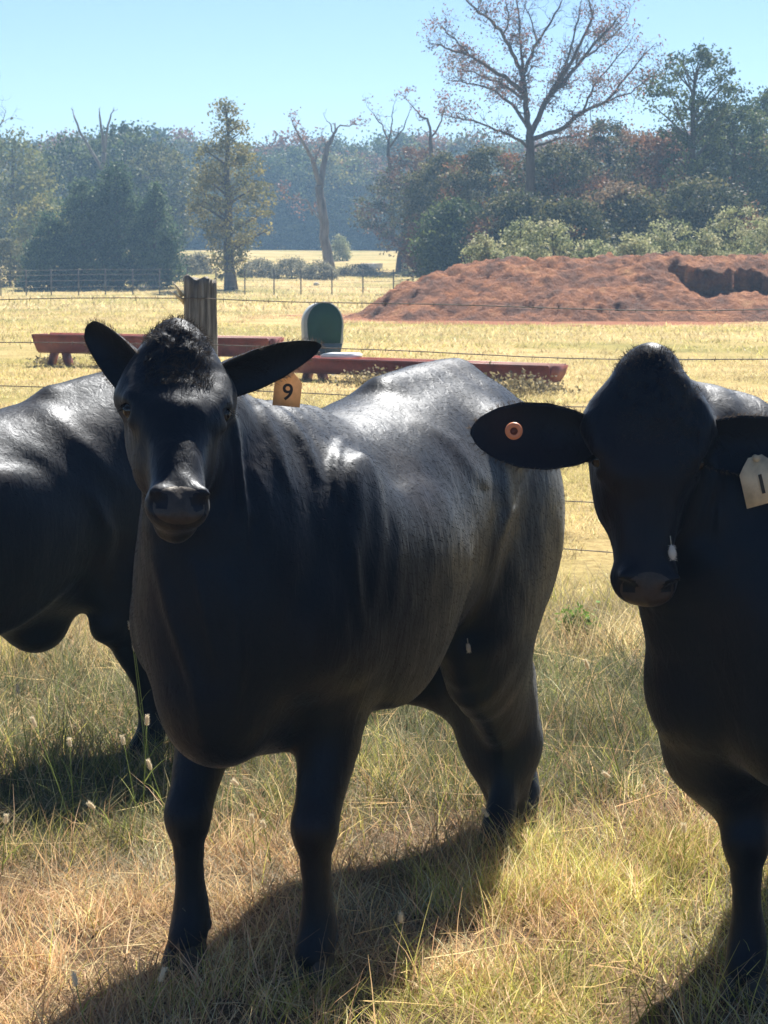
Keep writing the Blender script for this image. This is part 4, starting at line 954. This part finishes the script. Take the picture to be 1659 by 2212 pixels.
for k, (px, ytop, w, Y0, pal, br, lb) in enumerate([(955, 335, 170, 100, OAK, (.60, RUST), 'dark oak above the left end of the dirt heap'), (1050, 318, 210, 96, OAK, (.58, RUST), 'dark green oak just left of the bare tree trunk'),
        (1195, 312, 230, 92, OAK, (.5, RUST), 'rust tinged oak just right of the bare tree trunk'), (1300, 262, 220, 98, OAK, (.50, (.22, .13, .07)), 'browning oak midway between bare tree and open crowned oak'),
        (1418, 292, 190, 92, OAK, (.46, RUST), 'rust brown oak in front of the open crowned oak'), (1575, 218, 210, 90, DKG, (.7, RUST), 'dark oak near the right frame edge'),
        (1668, 185, 190, 94, DKG, None, 'darkest oak cut by the right frame edge'), (1110, 425, 190, 82, OAK, (.62, RUST), 'low leafy oak beneath the bare tree'), (1340, 405, 230, 80, OAK, (.56, (.2, .14, .08)), 'low browning oak above the pale shrubs'),
        (1520, 395, 230, 80, OAK, (.66, RUST), 'low dark oak above the tallest pale shrub'), (985, 440, 150, 88, DKG, None, 'low dark oak where the heap begins to rise'), (1225, 440, 170, 76, OAK, (.6, RUST), 'low oak right of the bare tree above the heap')]):
    T('oak_tree', lb, px, ytop, w*1.08, Y0, ROUND, 380, 44, pal, .14, z0=.06, seed=230+k, nl=24, tr=.2, rc=.36, brown=br, wob=.45, group='oaks behind the dirt heap')
T('oak_tree', 'open crowned dark oak standing above its neighbours on the right', 1478, 104, 240, 88, [(0, .3), (.3, .5), (.55, .75), (.72, 1), (.85, .7), (1, .25)], 150, 42, DKG, .13, z0=.45, seed=260, nl=44, tr=.22, rc=.30, wob=.5, hollow=.05, group='oaks behind the dirt heap', up=.9)
for k, (px, ytop, w, Y0, lb) in enumerate([(1045, 505, 90, 60, 'small pale sage shrub over the left crest of the heap'), (1120, 480, 120, 61, 'pale green shrub peeking over the heap crest under the low oak'), (1200, 474, 130, 61, 'pale grey green shrub, widest over the middle of the heap'),
        (1280, 508, 100, 60, 'low pale shrub between the wide shrub and the right thicket'), (1375, 500, 130, 60, 'grey green shrub left in the right thicket'), (1450, 478, 120, 61, 'grey green shrub midway in the right thicket'),
        (1520, 488, 110, 61, 'grey shrub left of the tallest pale shrub'), (1592, 440, 120, 62, 'tallest pale green shrub near the right edge'), (1665, 462, 120, 61, 'pale shrub cut by the right frame edge')]):
    T('shrub', lb, px+[0, 8, -6, 10, 0, -9, 7, 0, 0][k], ytop+[6, -4, 4, 14, 8, -6, 12, 0, 6][k], w*[1.5, 1.2, 1.7, 1.6, 1.3, 1.7, 1.2, 1.6, 1.5][k], Y0+[0, 2, 0, 3, 1, 3, 0, 2, 1][k], BUSH, 130, 40, SAGE, .085, z0=.02, seed=270+k, nl=30, tr=.05, rc=.17, wob=.85, cat='shrub', group='pale shrubs behind the dirt heap', up=.7)
for k, (px, ytop, w, Y0, lb) in enumerate([(400, 556, 70, 118, 'pale bush right of the cedars'), (432, 548, 50, 119, 'small bush left of the tall yellowing tree'), (560, 562, 90, 116, 'grey brush right of the tall yellowing tree'), (630, 560, 100, 115, 'grey brush midway along the far fence'),
        (690, 566, 80, 114, 'grey brush with a dark hollow by the dead tree'), (770, 574, 100, 118, 'low grey brush right of the dead tree'), (735, 505, 40, 150, 'small bright green bush behind the dead tree trunk'), (915, 535, 90, 118, 'pale bush behind the left toe of the heap'), (1000, 530, 70, 100, 'pale bush just above the heap slope')]):
    T('brush', lb, px, ytop, w, Y0, BUSH, 90, 34, [(.24, .23, .16), (.32, .30, .21), (.17, .17, .12)] if k < 6 else SAGE, .10, z0=.0, seed=290+k, nl=14, tr=.04, rc=.20, wob=.4, cat='bush', group='brush along the far fence')

# twiggy trees drawn from the photograph's main limbs, each limb given its own depth
def twig_tree(name, label, px0, py_list, Y0, limbs_px, r0, tw, leafn, leafcol, bark, seed, leafsize=.11, grow=.5, depth=2.0):
    rr = np.random.default_rng(seed); x, y = at(px0, Y0); z = float(ground_z(x, y)); root = empty(name, (x, y, z-.05), 0, label=label, cat='tree'); o = np.array([x, y, z-.05])
    mb = MB(); tips = []
    def wpt(px, py, dy): return P(px, py, Y0+dy)-o
    segs = []
    for (pts, ra, rb, dyend, dy0) in limbs_px:
        n = len(pts); w = [wpt(a, b_, dy0+(dyend-dy0)*i/(n-1)) for i, (a, b_) in enumerate(pts)]
        t = np.linspace(0, n-1, n*3); w = np.stack([np.interp(t, range(n), [q[k] for q in w]) for k in range(3)], 1); w[1:-1] += rr.normal(size=(len(w)-2, 3))*.025
        mb.tube(w, np.linspace(ra, rb, len(w)), 7, True); segs.append((w, ra, rb))
    def sprout(p, d, L, r, lev):
        n = 4; pts = [p]; q = p.copy(); dd = d.copy()
        for i in range(n):
            dd = nrm(dd+rr.normal(size=3)*.22+np.array([0, 0, .10])); q = q+dd*L/n; pts.append(q.copy())
        mb.tube(pts, np.linspace(r, r*.4, n+1), 3, False)
        if lev > 0:
            for _ in range(rr.integers(2, 4)):
                i = rr.integers(1, n+1); sprout(pts[i], nrm(dd+rr.normal(size=3)*.75), L*rr.uniform(.45, .75), r*.55, lev-1)
        else: tips.append(pts[-1]); tips.append(pts[-2])
    for w, ra, rb in segs[1:]:
        L = np.linalg.norm(w[-1]-w[0]); n = int(tw*L)
        for _ in range(n):
            i = rr.integers(len(w)//4, len(w)-1); d = nrm(w[i+1]-w[i]); sprout(w[i], nrm(d+rr.normal(size=3)*.7), grow*rr.uniform(.5, 1.3), max(.014, (ra+(rb-ra)*i/len(w))*.35), 2)
        sprout(w[-1], nrm(w[-1]-w[-2]), grow, rb*.9, 2)
    mb.build('trunk', M[bark], root, True)
    if leafn and tips:
        tips = np.array(tips); cl = fbm(tips*.55+seed, 2, seed); tp = tips[cl > .42]; k = rr.integers(0, len(tp), leafn)
        L_ = tp[k]+rr.normal(size=(leafn, 3))*.16; lc = np.array(leafcol); V, Q, c = leafcloud(L_, np.full(leafn, leafsize), lc[rr.integers(0, len(lc), leafn)]*rr.uniform(.7, 1.3, (leafn, 1)))
        m2 = MB(); m2.add(V, Q, None, c); m2.build('crown', M['leaf'], root)
    return root
def cr(*pts): return [(829.5+a*.5, b_*.5) for a, b_ in pts]
big = [(cr((640, 1150), (628, 850), (632, 700), (628, 580)), .20, .16, 0, 0),
       (cr((628, 590), (612, 470), (608, 380), (600, 320)), .13, .09, .3, 0),
       (cr((600, 325), (560, 240), (515, 150), (470, 95), (400, 45), (360, 5)), .09, .03, -1.6, .3), (cr((600, 320), (622, 265), (665, 185), (720, 100), (765, 10)), .08, .03, 1.4, .3),
       (cr((598, 300), (590, 200), (585, 90), (560, -60)), .06, .02, -.5, .3), (cr((515, 150), (540, 90), (530, 20)), .04, .02, -2.2, -.7), (cr((665, 185), (640, 100), (610, 20)), .04, .02, 2.2, .8),
       (cr((630, 590), (660, 530), (700, 430), (780, 350), (870, 240), (955, 140), (1015, 70)), .13, .03, 1.8, 0), (cr((720, 400), (790, 300), (850, 190), (900, 90), (880, -40)), .09, .025, -1.2, .6),
       (cr((700, 430), (740, 380), (800, 240), (830, 120), (850, 20)), .07, .02, 2.6, .5), (cr((870, 245), (950, 190), (1040, 100)), .05, .02, 2.8, 1.2),
       (cr((612, 410), (540, 345), (450, 290), (370, 240), (290, 220), (230, 190)), .10, .025, -2.0, .1), (cr((615, 430), (520, 370), (430, 330), (340, 300)), .07, .02, 1.9, .1),
       (cr((625, 560), (560, 460), (490, 400), (420, 370), (300, 350)), .08, .02, 2.6, 0), (cr((370, 240), (310, 170), (250, 110)), .04, .015, -2.6, -1.2),
       (cr((640, 600), (760, 560), (860, 480), (960, 440), (1035, 350), (1130, 230)), .10, .025, -1.9, 0), (cr((860, 480), (900, 380), (960, 300), (1050, 200)), .05, .02, -2.8, -1.0),
       (cr((960, 440), (1060, 400), (1160, 330)), .04, .015, -2.4, -1.4), (cr((625, 640), (560, 590), (480, 560), (380, 520), (280, 500)), .07, .02, -2.2, 0), (cr((640, 640), (740, 600), (830, 590), (950, 540)), .06, .02, 2.4, 0)]
twig_tree('bare_tree', 'tallest tree, almost leafless with spreading limbs and red leaves', 1146, None, 88, big, .3, 5.5, 12500, [(.32, .13, .11), (.26, .15, .13), (.20, .14, .11), (.15, .13, .08), (.32, .21, .18), (.12, .12, .07)], 'bark', 300, .10, .62)
c3 = lambda *pts: [(a*.5, 164.6+b_*.5) for a, b_ in pts]
dead = [(c3((1428, 835), (1410, 740), (1400, 640), (1385, 520), (1380, 470)), .30, .22, 0, 0), (c3((1385, 480), (1350, 360), (1310, 290), (1270, 215)), .16, .04, -1, 0), (c3((1385, 480), (1400, 380), (1415, 300), (1440, 255)), .19, .10, .8, 0),
        (c3((1440, 255), (1470, 215), (1540, 210)), .06, .03, 1.5, .8), (c3((1440, 260), (1430, 210), (1410, 190)), .05, .02, .5, .8), (c3((1350, 600), (1330, 535), (1270, 530), (1210, 535)), .05, .02, -1.5, 0), (c3((1360, 380), (1390, 280)), .06, .03, .5, -.5), (c3((1390, 620), (1340, 570), (1300, 575)), .06, .02, 1.6, 0)]
twig_tree('dead_tree', 'grey dead forked tree with a leaning trunk in the far field', 716, None, 124, dead, .3, .9, 420, [(.26, .15, .13), (.22, .14, .10)], 'deadbark', 301, .16, .5)
twig_tree('dead_tree', 'bare snag with two tops sticking up behind the cedars', 222, None, 146, [(c3((430, 700), (440, 480), (450, 330)), .22, .15, 0, 0), (c3((450, 330), (440, 240), (430, 165)), .12, .06, .4, 0), (c3((450, 330), (465, 230), (480, 165)), .10, .05, -.4, 0), (c3((440, 400), (400, 330), (345, 240), (320, 172)), .12, .06, .8, 0)], .2, .25, 0, None, 'deadbark', 302, .2, .4)
twig_tree('dead_tree', 'bare twisted snag between dead tree and bare tree', 905, None, 118, [([(935, 520), (932, 400), (930, 300)], .16, .10, 0, 0), ([(930, 300), (925, 258), (910, 250), (890, 228)], .08, .03, .5, 0), ([(930, 300), (950, 270), (960, 235)], .06, .03, -.6, 0)], .2, .8, 200, [(.24, .14, .12)], 'bark', 303, .16, .7)
twig_tree('bare_tree', 'twiggy leafless tree left of the browning leaning tree', 830, None, 126, [([(850, 520), (845, 400), (840, 310)], .15, .09, 0, 0), ([(840, 310), (825, 270), (800, 238)], .06, .02, 1, 0), ([(842, 320), (870, 280), (885, 240)], .06, .02, -1, 0), ([(840, 330), (845, 270), (850, 228)], .05, .02, 0, 0)], .2, 1.4, 120, [(.2, .14, .1)], 'bark', 304, .15, .7)
twig_tree('bare_tree', 'leafless tree reaching in at the far left edge', -75, None, 100, [([(-75, 600), (-80, 450), (-70, 330)], .22, .14, 0, 0), ([(-70, 330), (-40, 260), (-12, 200)], .09, .03, .6, 0), ([(-75, 360), (-30, 310), (5, 262)], .07, .02, -.8, 0), ([(-70, 330), (-100, 240), (-110, 170)], .08, .03, 0, 0)], .2, 2.0, 0, None, 'bark', 305, .2, .7)

# ------------------------------------------------------------------ near barbed wire fence
fx0, fy0, fx1, fy1 = -2.08, 12.1, 1.79, 10.4
fd = nrm([fx1-fx0, fy1-fy0, 0]); 
def fpt(s): return np.array([fx0, fy0, 0])+fd*s
root = empty('barbed_wire_fence', tuple(fpt(1.2)), 0, label='barbed wire fence with an old split wooden post behind the cattle', cat='fence'); fo = np.array(root.location)
hts = [1.415, 1.18, .945, .715, .475, .24]
for k, h_ in enumerate(hts):
    mb = MB(); ss = np.arange(-9, 15, .25); A = np.array([fpt(s)+[0, 0, h_-.03*math.sin(((s-1.25) % 4.2)/4.2*math.pi)+.006*math.sin(s*3+k)]-fo for s in ss])
    mb.tube(A, .0016, 5)
    fine = np.arange(-9, 15, .012) if False else None
    B = A+np.array([0, .0014, .0022]); mb.tube(B, .0014, 4)
    for s in np.arange(-8.9, 14.8, .13):
        c_ = np.array([np.interp(s, ss, A[:, q]) for q in range(3)]); ang = rng.uniform(0, 3.14)
        for a2 in (ang, ang+1.4):
            d = np.array([fd[0]*.2, fd[1]*.2, 0])+np.array([0, math.cos(a2), math.sin(a2)]); d = nrm(d)*.014; mb.tube([c_-d, c_+d], .0011, 3, False)
    mb.build('wire', M['wire'], root, True)
def wood_post():
    n = 40; rows = 34; Hp = 1.545; V = []; 
    for i in range(rows+1):
        z = -.05+(Hp+.05)*i/rows
        for j in range(n):
            a = 2*math.pi*j/n; q = np.array([math.cos(a)*2.2, math.sin(a)*2.2, z*1.1])
            r_ = .088*(1+.05*(z < .2)); cr_ = fbm(np.array([[math.cos(a)*6, math.sin(a)*6, z*.6]]), 3, 5)[0]; r_ = r_*(1+.10*(fbm(q[None], 2, 2)[0]-.5))-max(0, .5-cr_)*.085
            if abs((a-4.45+math.pi) % (2*math.pi)-math.pi) < .16: r_ -= .022*min(1, z/.6)
            zt = z
            if i > rows-3: zt = z-.05*fbm(np.array([[math.cos(a)*3, math.sin(a)*3, 0]]), 2, 9)[0]*(i-rows+3)/3-.03*max(0, math.cos(a))*(i-rows+3)/3
            V.append((r_*math.cos(a)+.012*z*.5, r_*math.sin(a), zt))
    Q = [[i*n+j, i*n+(j+1) % n, (i+1)*n+(j+1) % n, (i+1)*n+j] for i in range(rows) for j in range(n)]
    V.append((.01, 0, Hp-.06)); T_ = [[rows*n+j, rows*n+(j+1) % n, len(V)-1] for j in range(n)]
    mb = MB(); mb.add(np.array(V), Q, T_); return mb
m, nt, b = mat_new('weathered_post_wood'); v = coords(nt, 'Object', (14, 14, 1.1)); f = noise(nt, 3, 7, .65, v); g = noise(nt, 1.2, 3, .5, coords(nt))
c = ramp(nt, f, [(.30, (.04, .034, .031)), (.48, (.16, .15, .14)), (.62, (.30, .285, .265)), (.78, (.11, .085, .065))]); nt.links.new(c, b.inputs['Base Color']); b.inputs['Roughness'].default_value = .9; bump(nt, b, f, .9, .02); M['post'] = m
pp = P(430, 700, 11.62); ps_ = float((pp[:2]-np.array([fx0, fy0]))@fd[:2]); pl = fpt(ps_)-fo
o = wood_post().build('post', M['post'], root, True); o.location = tuple(pl+np.array([0, .09, 0]))
mb = MB()
for a, b_ in (((-.085, -.02, 1.42), (-.135, -.04, 1.50)), ((-.08, -.04, 1.40), (-.15, -.05, 1.45)), ((-.07, .0, 1.38), (-.12, -.03, 1.42))): mb.tube([a, ((a[0]+b_[0])/2, (a[1]+b_[1])/2, (a[2]+b_[2])/2+.004), b_], [.011, .008, .002], 6)
mb.build('splinter', simple('fresh_split_wood', [(.3, (.5, .42, .3)), (.7, (.65, .56, .42))], 20, .8, 0, 0), o, True)

# far wire fence with steel posts
root = empty('wire_fence', (*at(430, 96), 0), 0, label='distant wire fence of thin steel posts crossing the pasture', cat='fence'); fo = np.array(root.location)
pxs = [-165, -110, -55, 2, 57, 111, 170, 228, 287, 345, 405, 467, 529, 592, 650, 717, 784, 850, 915, 980]
tops = []
for px in pxs:
    Y0 = 96+2*math.sin(px*.004); x, y = at(px, Y0); z = float(ground_z(x, y)); tops.append((x, y, z))
    mb = MB(); mb.box((x-fo[0], y-fo[1], z+.5-fo[2]), (.055, .02, 1.25)); mb.box((x-fo[0], y-fo[1]+.02, z+.5-fo[2]), (.02, .03, 1.25)); mb.build('steel_post', M['tpost'], root)
for h_ in (.35, .62, .87, 1.08):
    mb = MB(); mb.tube([np.array(t)+[0, -.015, h_]-fo for t in tops], .006, 4); mb.build('wire', M['wire'], root)

# ------------------------------------------------------------------ feed troughs
m, nt, b = mat_new('red_oxide_steel'); v = coords(nt); f = noise(nt, 5, 6, .65, v)
nt.links.new(ramp(nt, f, [(.3, (.12, .035, .03)), (.55, (.24, .065, .055)), (.75, (.33, .12, .09))]), b.inputs['Base Color']); b.inputs['Roughness'].default_value = .55; bump(nt, b, f, .2, .01); M['red'] = m
def trough(label, pa, pb, hh, wt, depth, legs=True):
    """pa, pb: world ends (x, y) of the trough"""
    pa = np.array(pa); pb = np.array(pb); c = (pa+pb)/2; L = np.linalg.norm(pb-pa); a = math.atan2(pb[1]-pa[1], pb[0]-pa[0]); z = float(ground_z(*c))
    root = empty('feed_trough', (c[0], c[1], z), a, label=label, cat='feed trough', group='red steel feed troughs')
    zb = hh-depth; prof = [(-wt/2-.012, hh), (-wt/2+.01, hh+.004), (-wt/2+.03, hh-.10), (-wt*.33, zb+.035), (-wt*.2, zb), (wt*.2, zb), (wt*.33, zb+.035), (wt/2-.03, hh-.10), (wt/2-.01, hh+.004), (wt/2+.012, hh)]
    n = len(prof); V = []
    outer = prof; inner = [(y*.955, z_+.008 if 0 < i < n-1 else z_-.01) for i, (y, z_) in enumerate(prof)]
    for x in (-L/2, L/2):
        V += [(x, y, z_) for y, z_ in outer]; V += [(x, y, z_) for y, z_ in inner]
    Q = []
    for i in range(n-1):
        Q.append((i, i+1, 2*n+i+1, 2*n+i)); Q.append((n+i, 3*n+i, 3*n+i+1, n+i+1)); Q.append((i, n+i, n+i+1, i+1)); Q.append((2*n+i, 2*n+i+1, 3*n+i+1, 3*n+i))
    Q.append((0, 2*n, 3*n, n)); Q.append((n-1, 2*n-1, 4*n-1, 3*n-1))
    mb = MB(); mb.add(V, Q); mb.build('basin', M['red'], root)
    for s_ in (-1, 1):
        mb = MB(); xo = s_*(L/2-.008); tilt = s_*.05
        ps = [(xo+tilt*((z_-zb)/depth), y*.975, z_) for y, z_ in prof[1:-1]]; m_ = len(ps); V = ps+[(p[0]-s_*.006, p[1], p[2]) for p in ps]
        V += [(xo+tilt*.5, 0, (hh+zb)/2), (xo+tilt*.5-s_*.006, 0, (hh+zb)/2)]; T_ = []
        for i in range(m_):
            j = (i+1) % m_; T_ += [(2*m_, i, j), (2*m_+1, m_+j, m_+i)]
        Q = [(i, m_+i, m_+(i+1) % m_, (i+1) % m_) for i in range(m_)]
        mb.add(V, Q, T_); mb.build('end_plate', M['red'], root)
        for q in (-1, 1):
            x0 = s_*(L/2-.28); mb = MB(); R = Matrix.Rotation(-q*.30, 3, 'Y')
            mb.box((x0+q*.11, 0, zb/2+.01), (.05, .16, zb+.06), np.array(R)); mb.build('leg', M['red'], root)
    mb = MB(); mb.tube([(-L/2, -wt/2, hh+.002), (L/2, -wt/2, hh+.002)], .012, 8); mb.tube([(-L/2, wt/2, hh+.002), (L/2, wt/2, hh+.002)], .012, 8); mb.build('rim', M['red'], root, True)
    return root
def gp(px, Y): x, y = at(px, Y); return (x, y)
trough('red steel feed trough on the left, its splayed legs visible', gp(92, 30.6), gp(594, 29.3), .415, .46, .25)
trough('red steel feed trough on the right with a white slab on its near end', gp(640, 27.6), gp(1203, 25.7), .27, .44, .19)
# mineral feeder: arched white tub with green front, beside the right trough
px_, Yf = 700, 33.0; x, y = gp(px_, Yf); z = float(ground_z(x, y))
root = empty('mineral_feeder', (x, y, z), math.radians(20), label='arched white plastic mineral feeder with a dark green front panel', cat='mineral feeder')
def stad(w, h, zb, taper=.8, n=16):
    pts = [(-w/2*taper, zb), (w/2*taper, zb), (w/2*.97, zb+h*.25)]
    r_ = w/2; zc = zb+h-r_*1.15
    pts += [(r_*math.cos(a), zc+r_*1.15*math.sin(a)) for a in np.linspace(0, math.pi, n)]+[(-w/2*.97, zb+h*.25)]
    return pts
def slab(mb, pts, y0, y1, sc=1.0, dx=0):
    n = len(pts); cz = sum(p[1] for p in pts)/n; V = [(p[0], y0, p[1]) for p in pts]+[(p[0]*sc+dx, y1, cz+(p[1]-cz)*sc) for p in pts]+[(0, y0, cz), (dx, y1, cz)]
    mb.add(V, [(i, n+i, n+(i+1) % n, (i+1) % n) for i in range(n)], [(2*n, i, (i+1) % n) for i in range(n)]+[(2*n+1, n+(i+1) % n, n+i) for i in range(n)])
whitep = simple('white_plastic', [(.3, (.55, .58, .60)), (.7, (.75, .77, .78))], 6, .45, 0, 0, .4)
mb = MB(); slab(mb, stad(.60, .80, 0), -.02, .26, .90); mb.build('tub', simple('greying_plastic', [(.3, (.22, .26, .28)), (.6, (.42, .45, .46)), (.75, (.55, .56, .55))], 3, .6, .1, .01, .3, sc=(1, 1, .4)), root)
mb = MB(); slab(mb, stad(.535, .60, .185, .9), -.045, -.022); mb.build('front_panel', simple('dark_green_plastic', [(.3, (.004, .034, .022)), (.7, (.007, .05, .03))], 4, .65, .1, .01, .2), root)
mb = MB(); slab(mb, [(-.225, .02), (.225, .02), (.265, .175), (-.265, .175)], -.055, -.023); mb.build('apron', simple('blue_grey_plastic', [(.3, (.04, .065, .085)), (.7, (.07, .10, .125))], 5, .5, .1, .01, .4), root)
# white slab lying on the trough
g0 = gp(738, 27.3); mb = MB(); mb.box((0, 0, 0), (.40, .38, .035)); mb.box((0, 0, .022), (.36, .34, .012))
o = mb.build('lid', whitep, None, False, label='flat white plastic lid lying across the right trough', cat='lid'); o.location = (g0[0], g0[1], float(ground_z(*g0))+.27+.034); o.rotation_euler = (0, 0, math.radians(-20))
# pale things in the far field
x, y = gp(803, 124); mb = MB(); mb.box((0, 0, .22), (1.15, .5, .26)); mb.box((0, 0, .36), (1.2, .55, .04)); mb.box((-.66, 0, .20), (.2, .35, .12)); mb.box((.4, 0, .05), (.1, .4, .12)); mb.box((-.4, 0, .05), (.1, .4, .12))
mb.build('trough_body', whitep, empty('water_trough', (x, y, float(ground_z(x, y))), .1, label='small white trough far off right of the dead tree', cat='trough'))
for px, Y0, s_, lb in ((683, 108, .16, 'small pale rock by the dark brush at the far fence'), (642, 119, .22, 'pale stone left of the dead tree trunk')):
    x, y = gp(px, Y0); mb = MB(); mb.ball((0, 0, s_*.4), (s_, s_*.7, s_*.55), 10, 7); me = mb.mesh('pale_stone'); co = np.zeros(len(me.vertices)*3, np.float32); me.vertices.foreach_get('co', co); co = co.reshape(-1, 3); co *= (1+.35*(fbm(co*7, 2, 3)-.5))[:, None]; me.vertices.foreach_set('co', co.ravel())
    o = link('pale_stone', me, simple('pale_limestone', [(.3, (.5, .47, .42)), (.7, (.7, .67, .6))], 4, .9), None, False, label=lb, cat='rock'); o.location = (x, y, float(ground_z(x, y)))
# weeds round the troughs
for k, (px, Y0, w_, h_, lb) in enumerate([(800, 26.3, .55, .17, 'dry weeds under the right trough near the tan tag'), (880, 26.0, .5, .2, 'dry weeds under the middle of the right trough'), (1105, 24.6, .45, .24, 'tangled weeds before the right end of the right trough'),
        (1160, 25.0, .5, .16, 'dark low weeds under the right end of the right trough'), (118, 30.9, .4, .08, 'dark weeds round the left trough legs'), (1245, 9.5, .10, .12, 'small bright green weed between the two cows')]):
    x, y = gp(px, Y0); nlf = 420
    root = empty('weed', (x, y, float(ground_z(x, y))), 0, label=lb, cat='weed')
    r2 = np.random.default_rng(k+900); pos = r2.normal(size=(nlf, 3))*np.array([w_*.4, w_*.3, h_*.3])+np.array([0, 0, h_*.5]); pos[:, 2] = np.abs(pos[:, 2])
    pal = np.array([(.20, .17, .10), (.14, .12, .08), (.32, .27, .15)]) if k < 5 else np.array([(.14, .28, .04), (.2, .36, .06), (.10, .2, .04)])
    V, Q, c = leafcloud(pos, np.full(nlf, .05 if k < 5 else .03), pal[r2.integers(0, 3, nlf)]); mb = MB(); mb.add(V, Q, None, c); mb.build('leaves', M['leaf'], root)
    mb = MB(); m_ = 24; r0 = r2.normal(size=(m_, 3))*np.array([w_*.2, w_*.15, 0]); V, Q = strands(r0, np.array([0, 0, 1.])+r2.normal(size=(m_, 3))*.5, np.full(m_, h_*1.1), np.full(m_, .008 if k < 5 else .003), None, 3); mb.add(V, Q, None, (.25, .2, .11)); mb.build('stems', M['leaf'], root)

# ------------------------------------------------------------------ haze
me = bpy.data.meshes.new('haze'); X0, X1, Y0, Y1, Z0, Z1 = -420, 420, -40, 430, -3.2, 27
me.from_pydata([(x, y, z) for x in (X0, X1) for y in (Y0, Y1) for z in (Z0, Z1)], [], [[0, 1, 3, 2], [4, 6, 7, 5], [0, 4, 5, 1], [2, 3, 7, 6], [0, 2, 6, 4], [1, 5, 7, 3]])
m = bpy.data.materials.new('haze'); m.use_nodes = True; nt = m.node_tree; nt.nodes.clear(); out = nt.nodes.new('ShaderNodeOutputMaterial'); pv = nt.nodes.new('ShaderNodeVolumePrincipled')
pv.inputs['Density'].default_value = .0011; pv.inputs['Color'].default_value = (.42, .68, 1.0, 1); pv.inputs['Anisotropy'].default_value = .25
nt.links.new(pv.outputs[0], out.inputs['Volume'])
link('haze', me, m, None, kind='stuff')
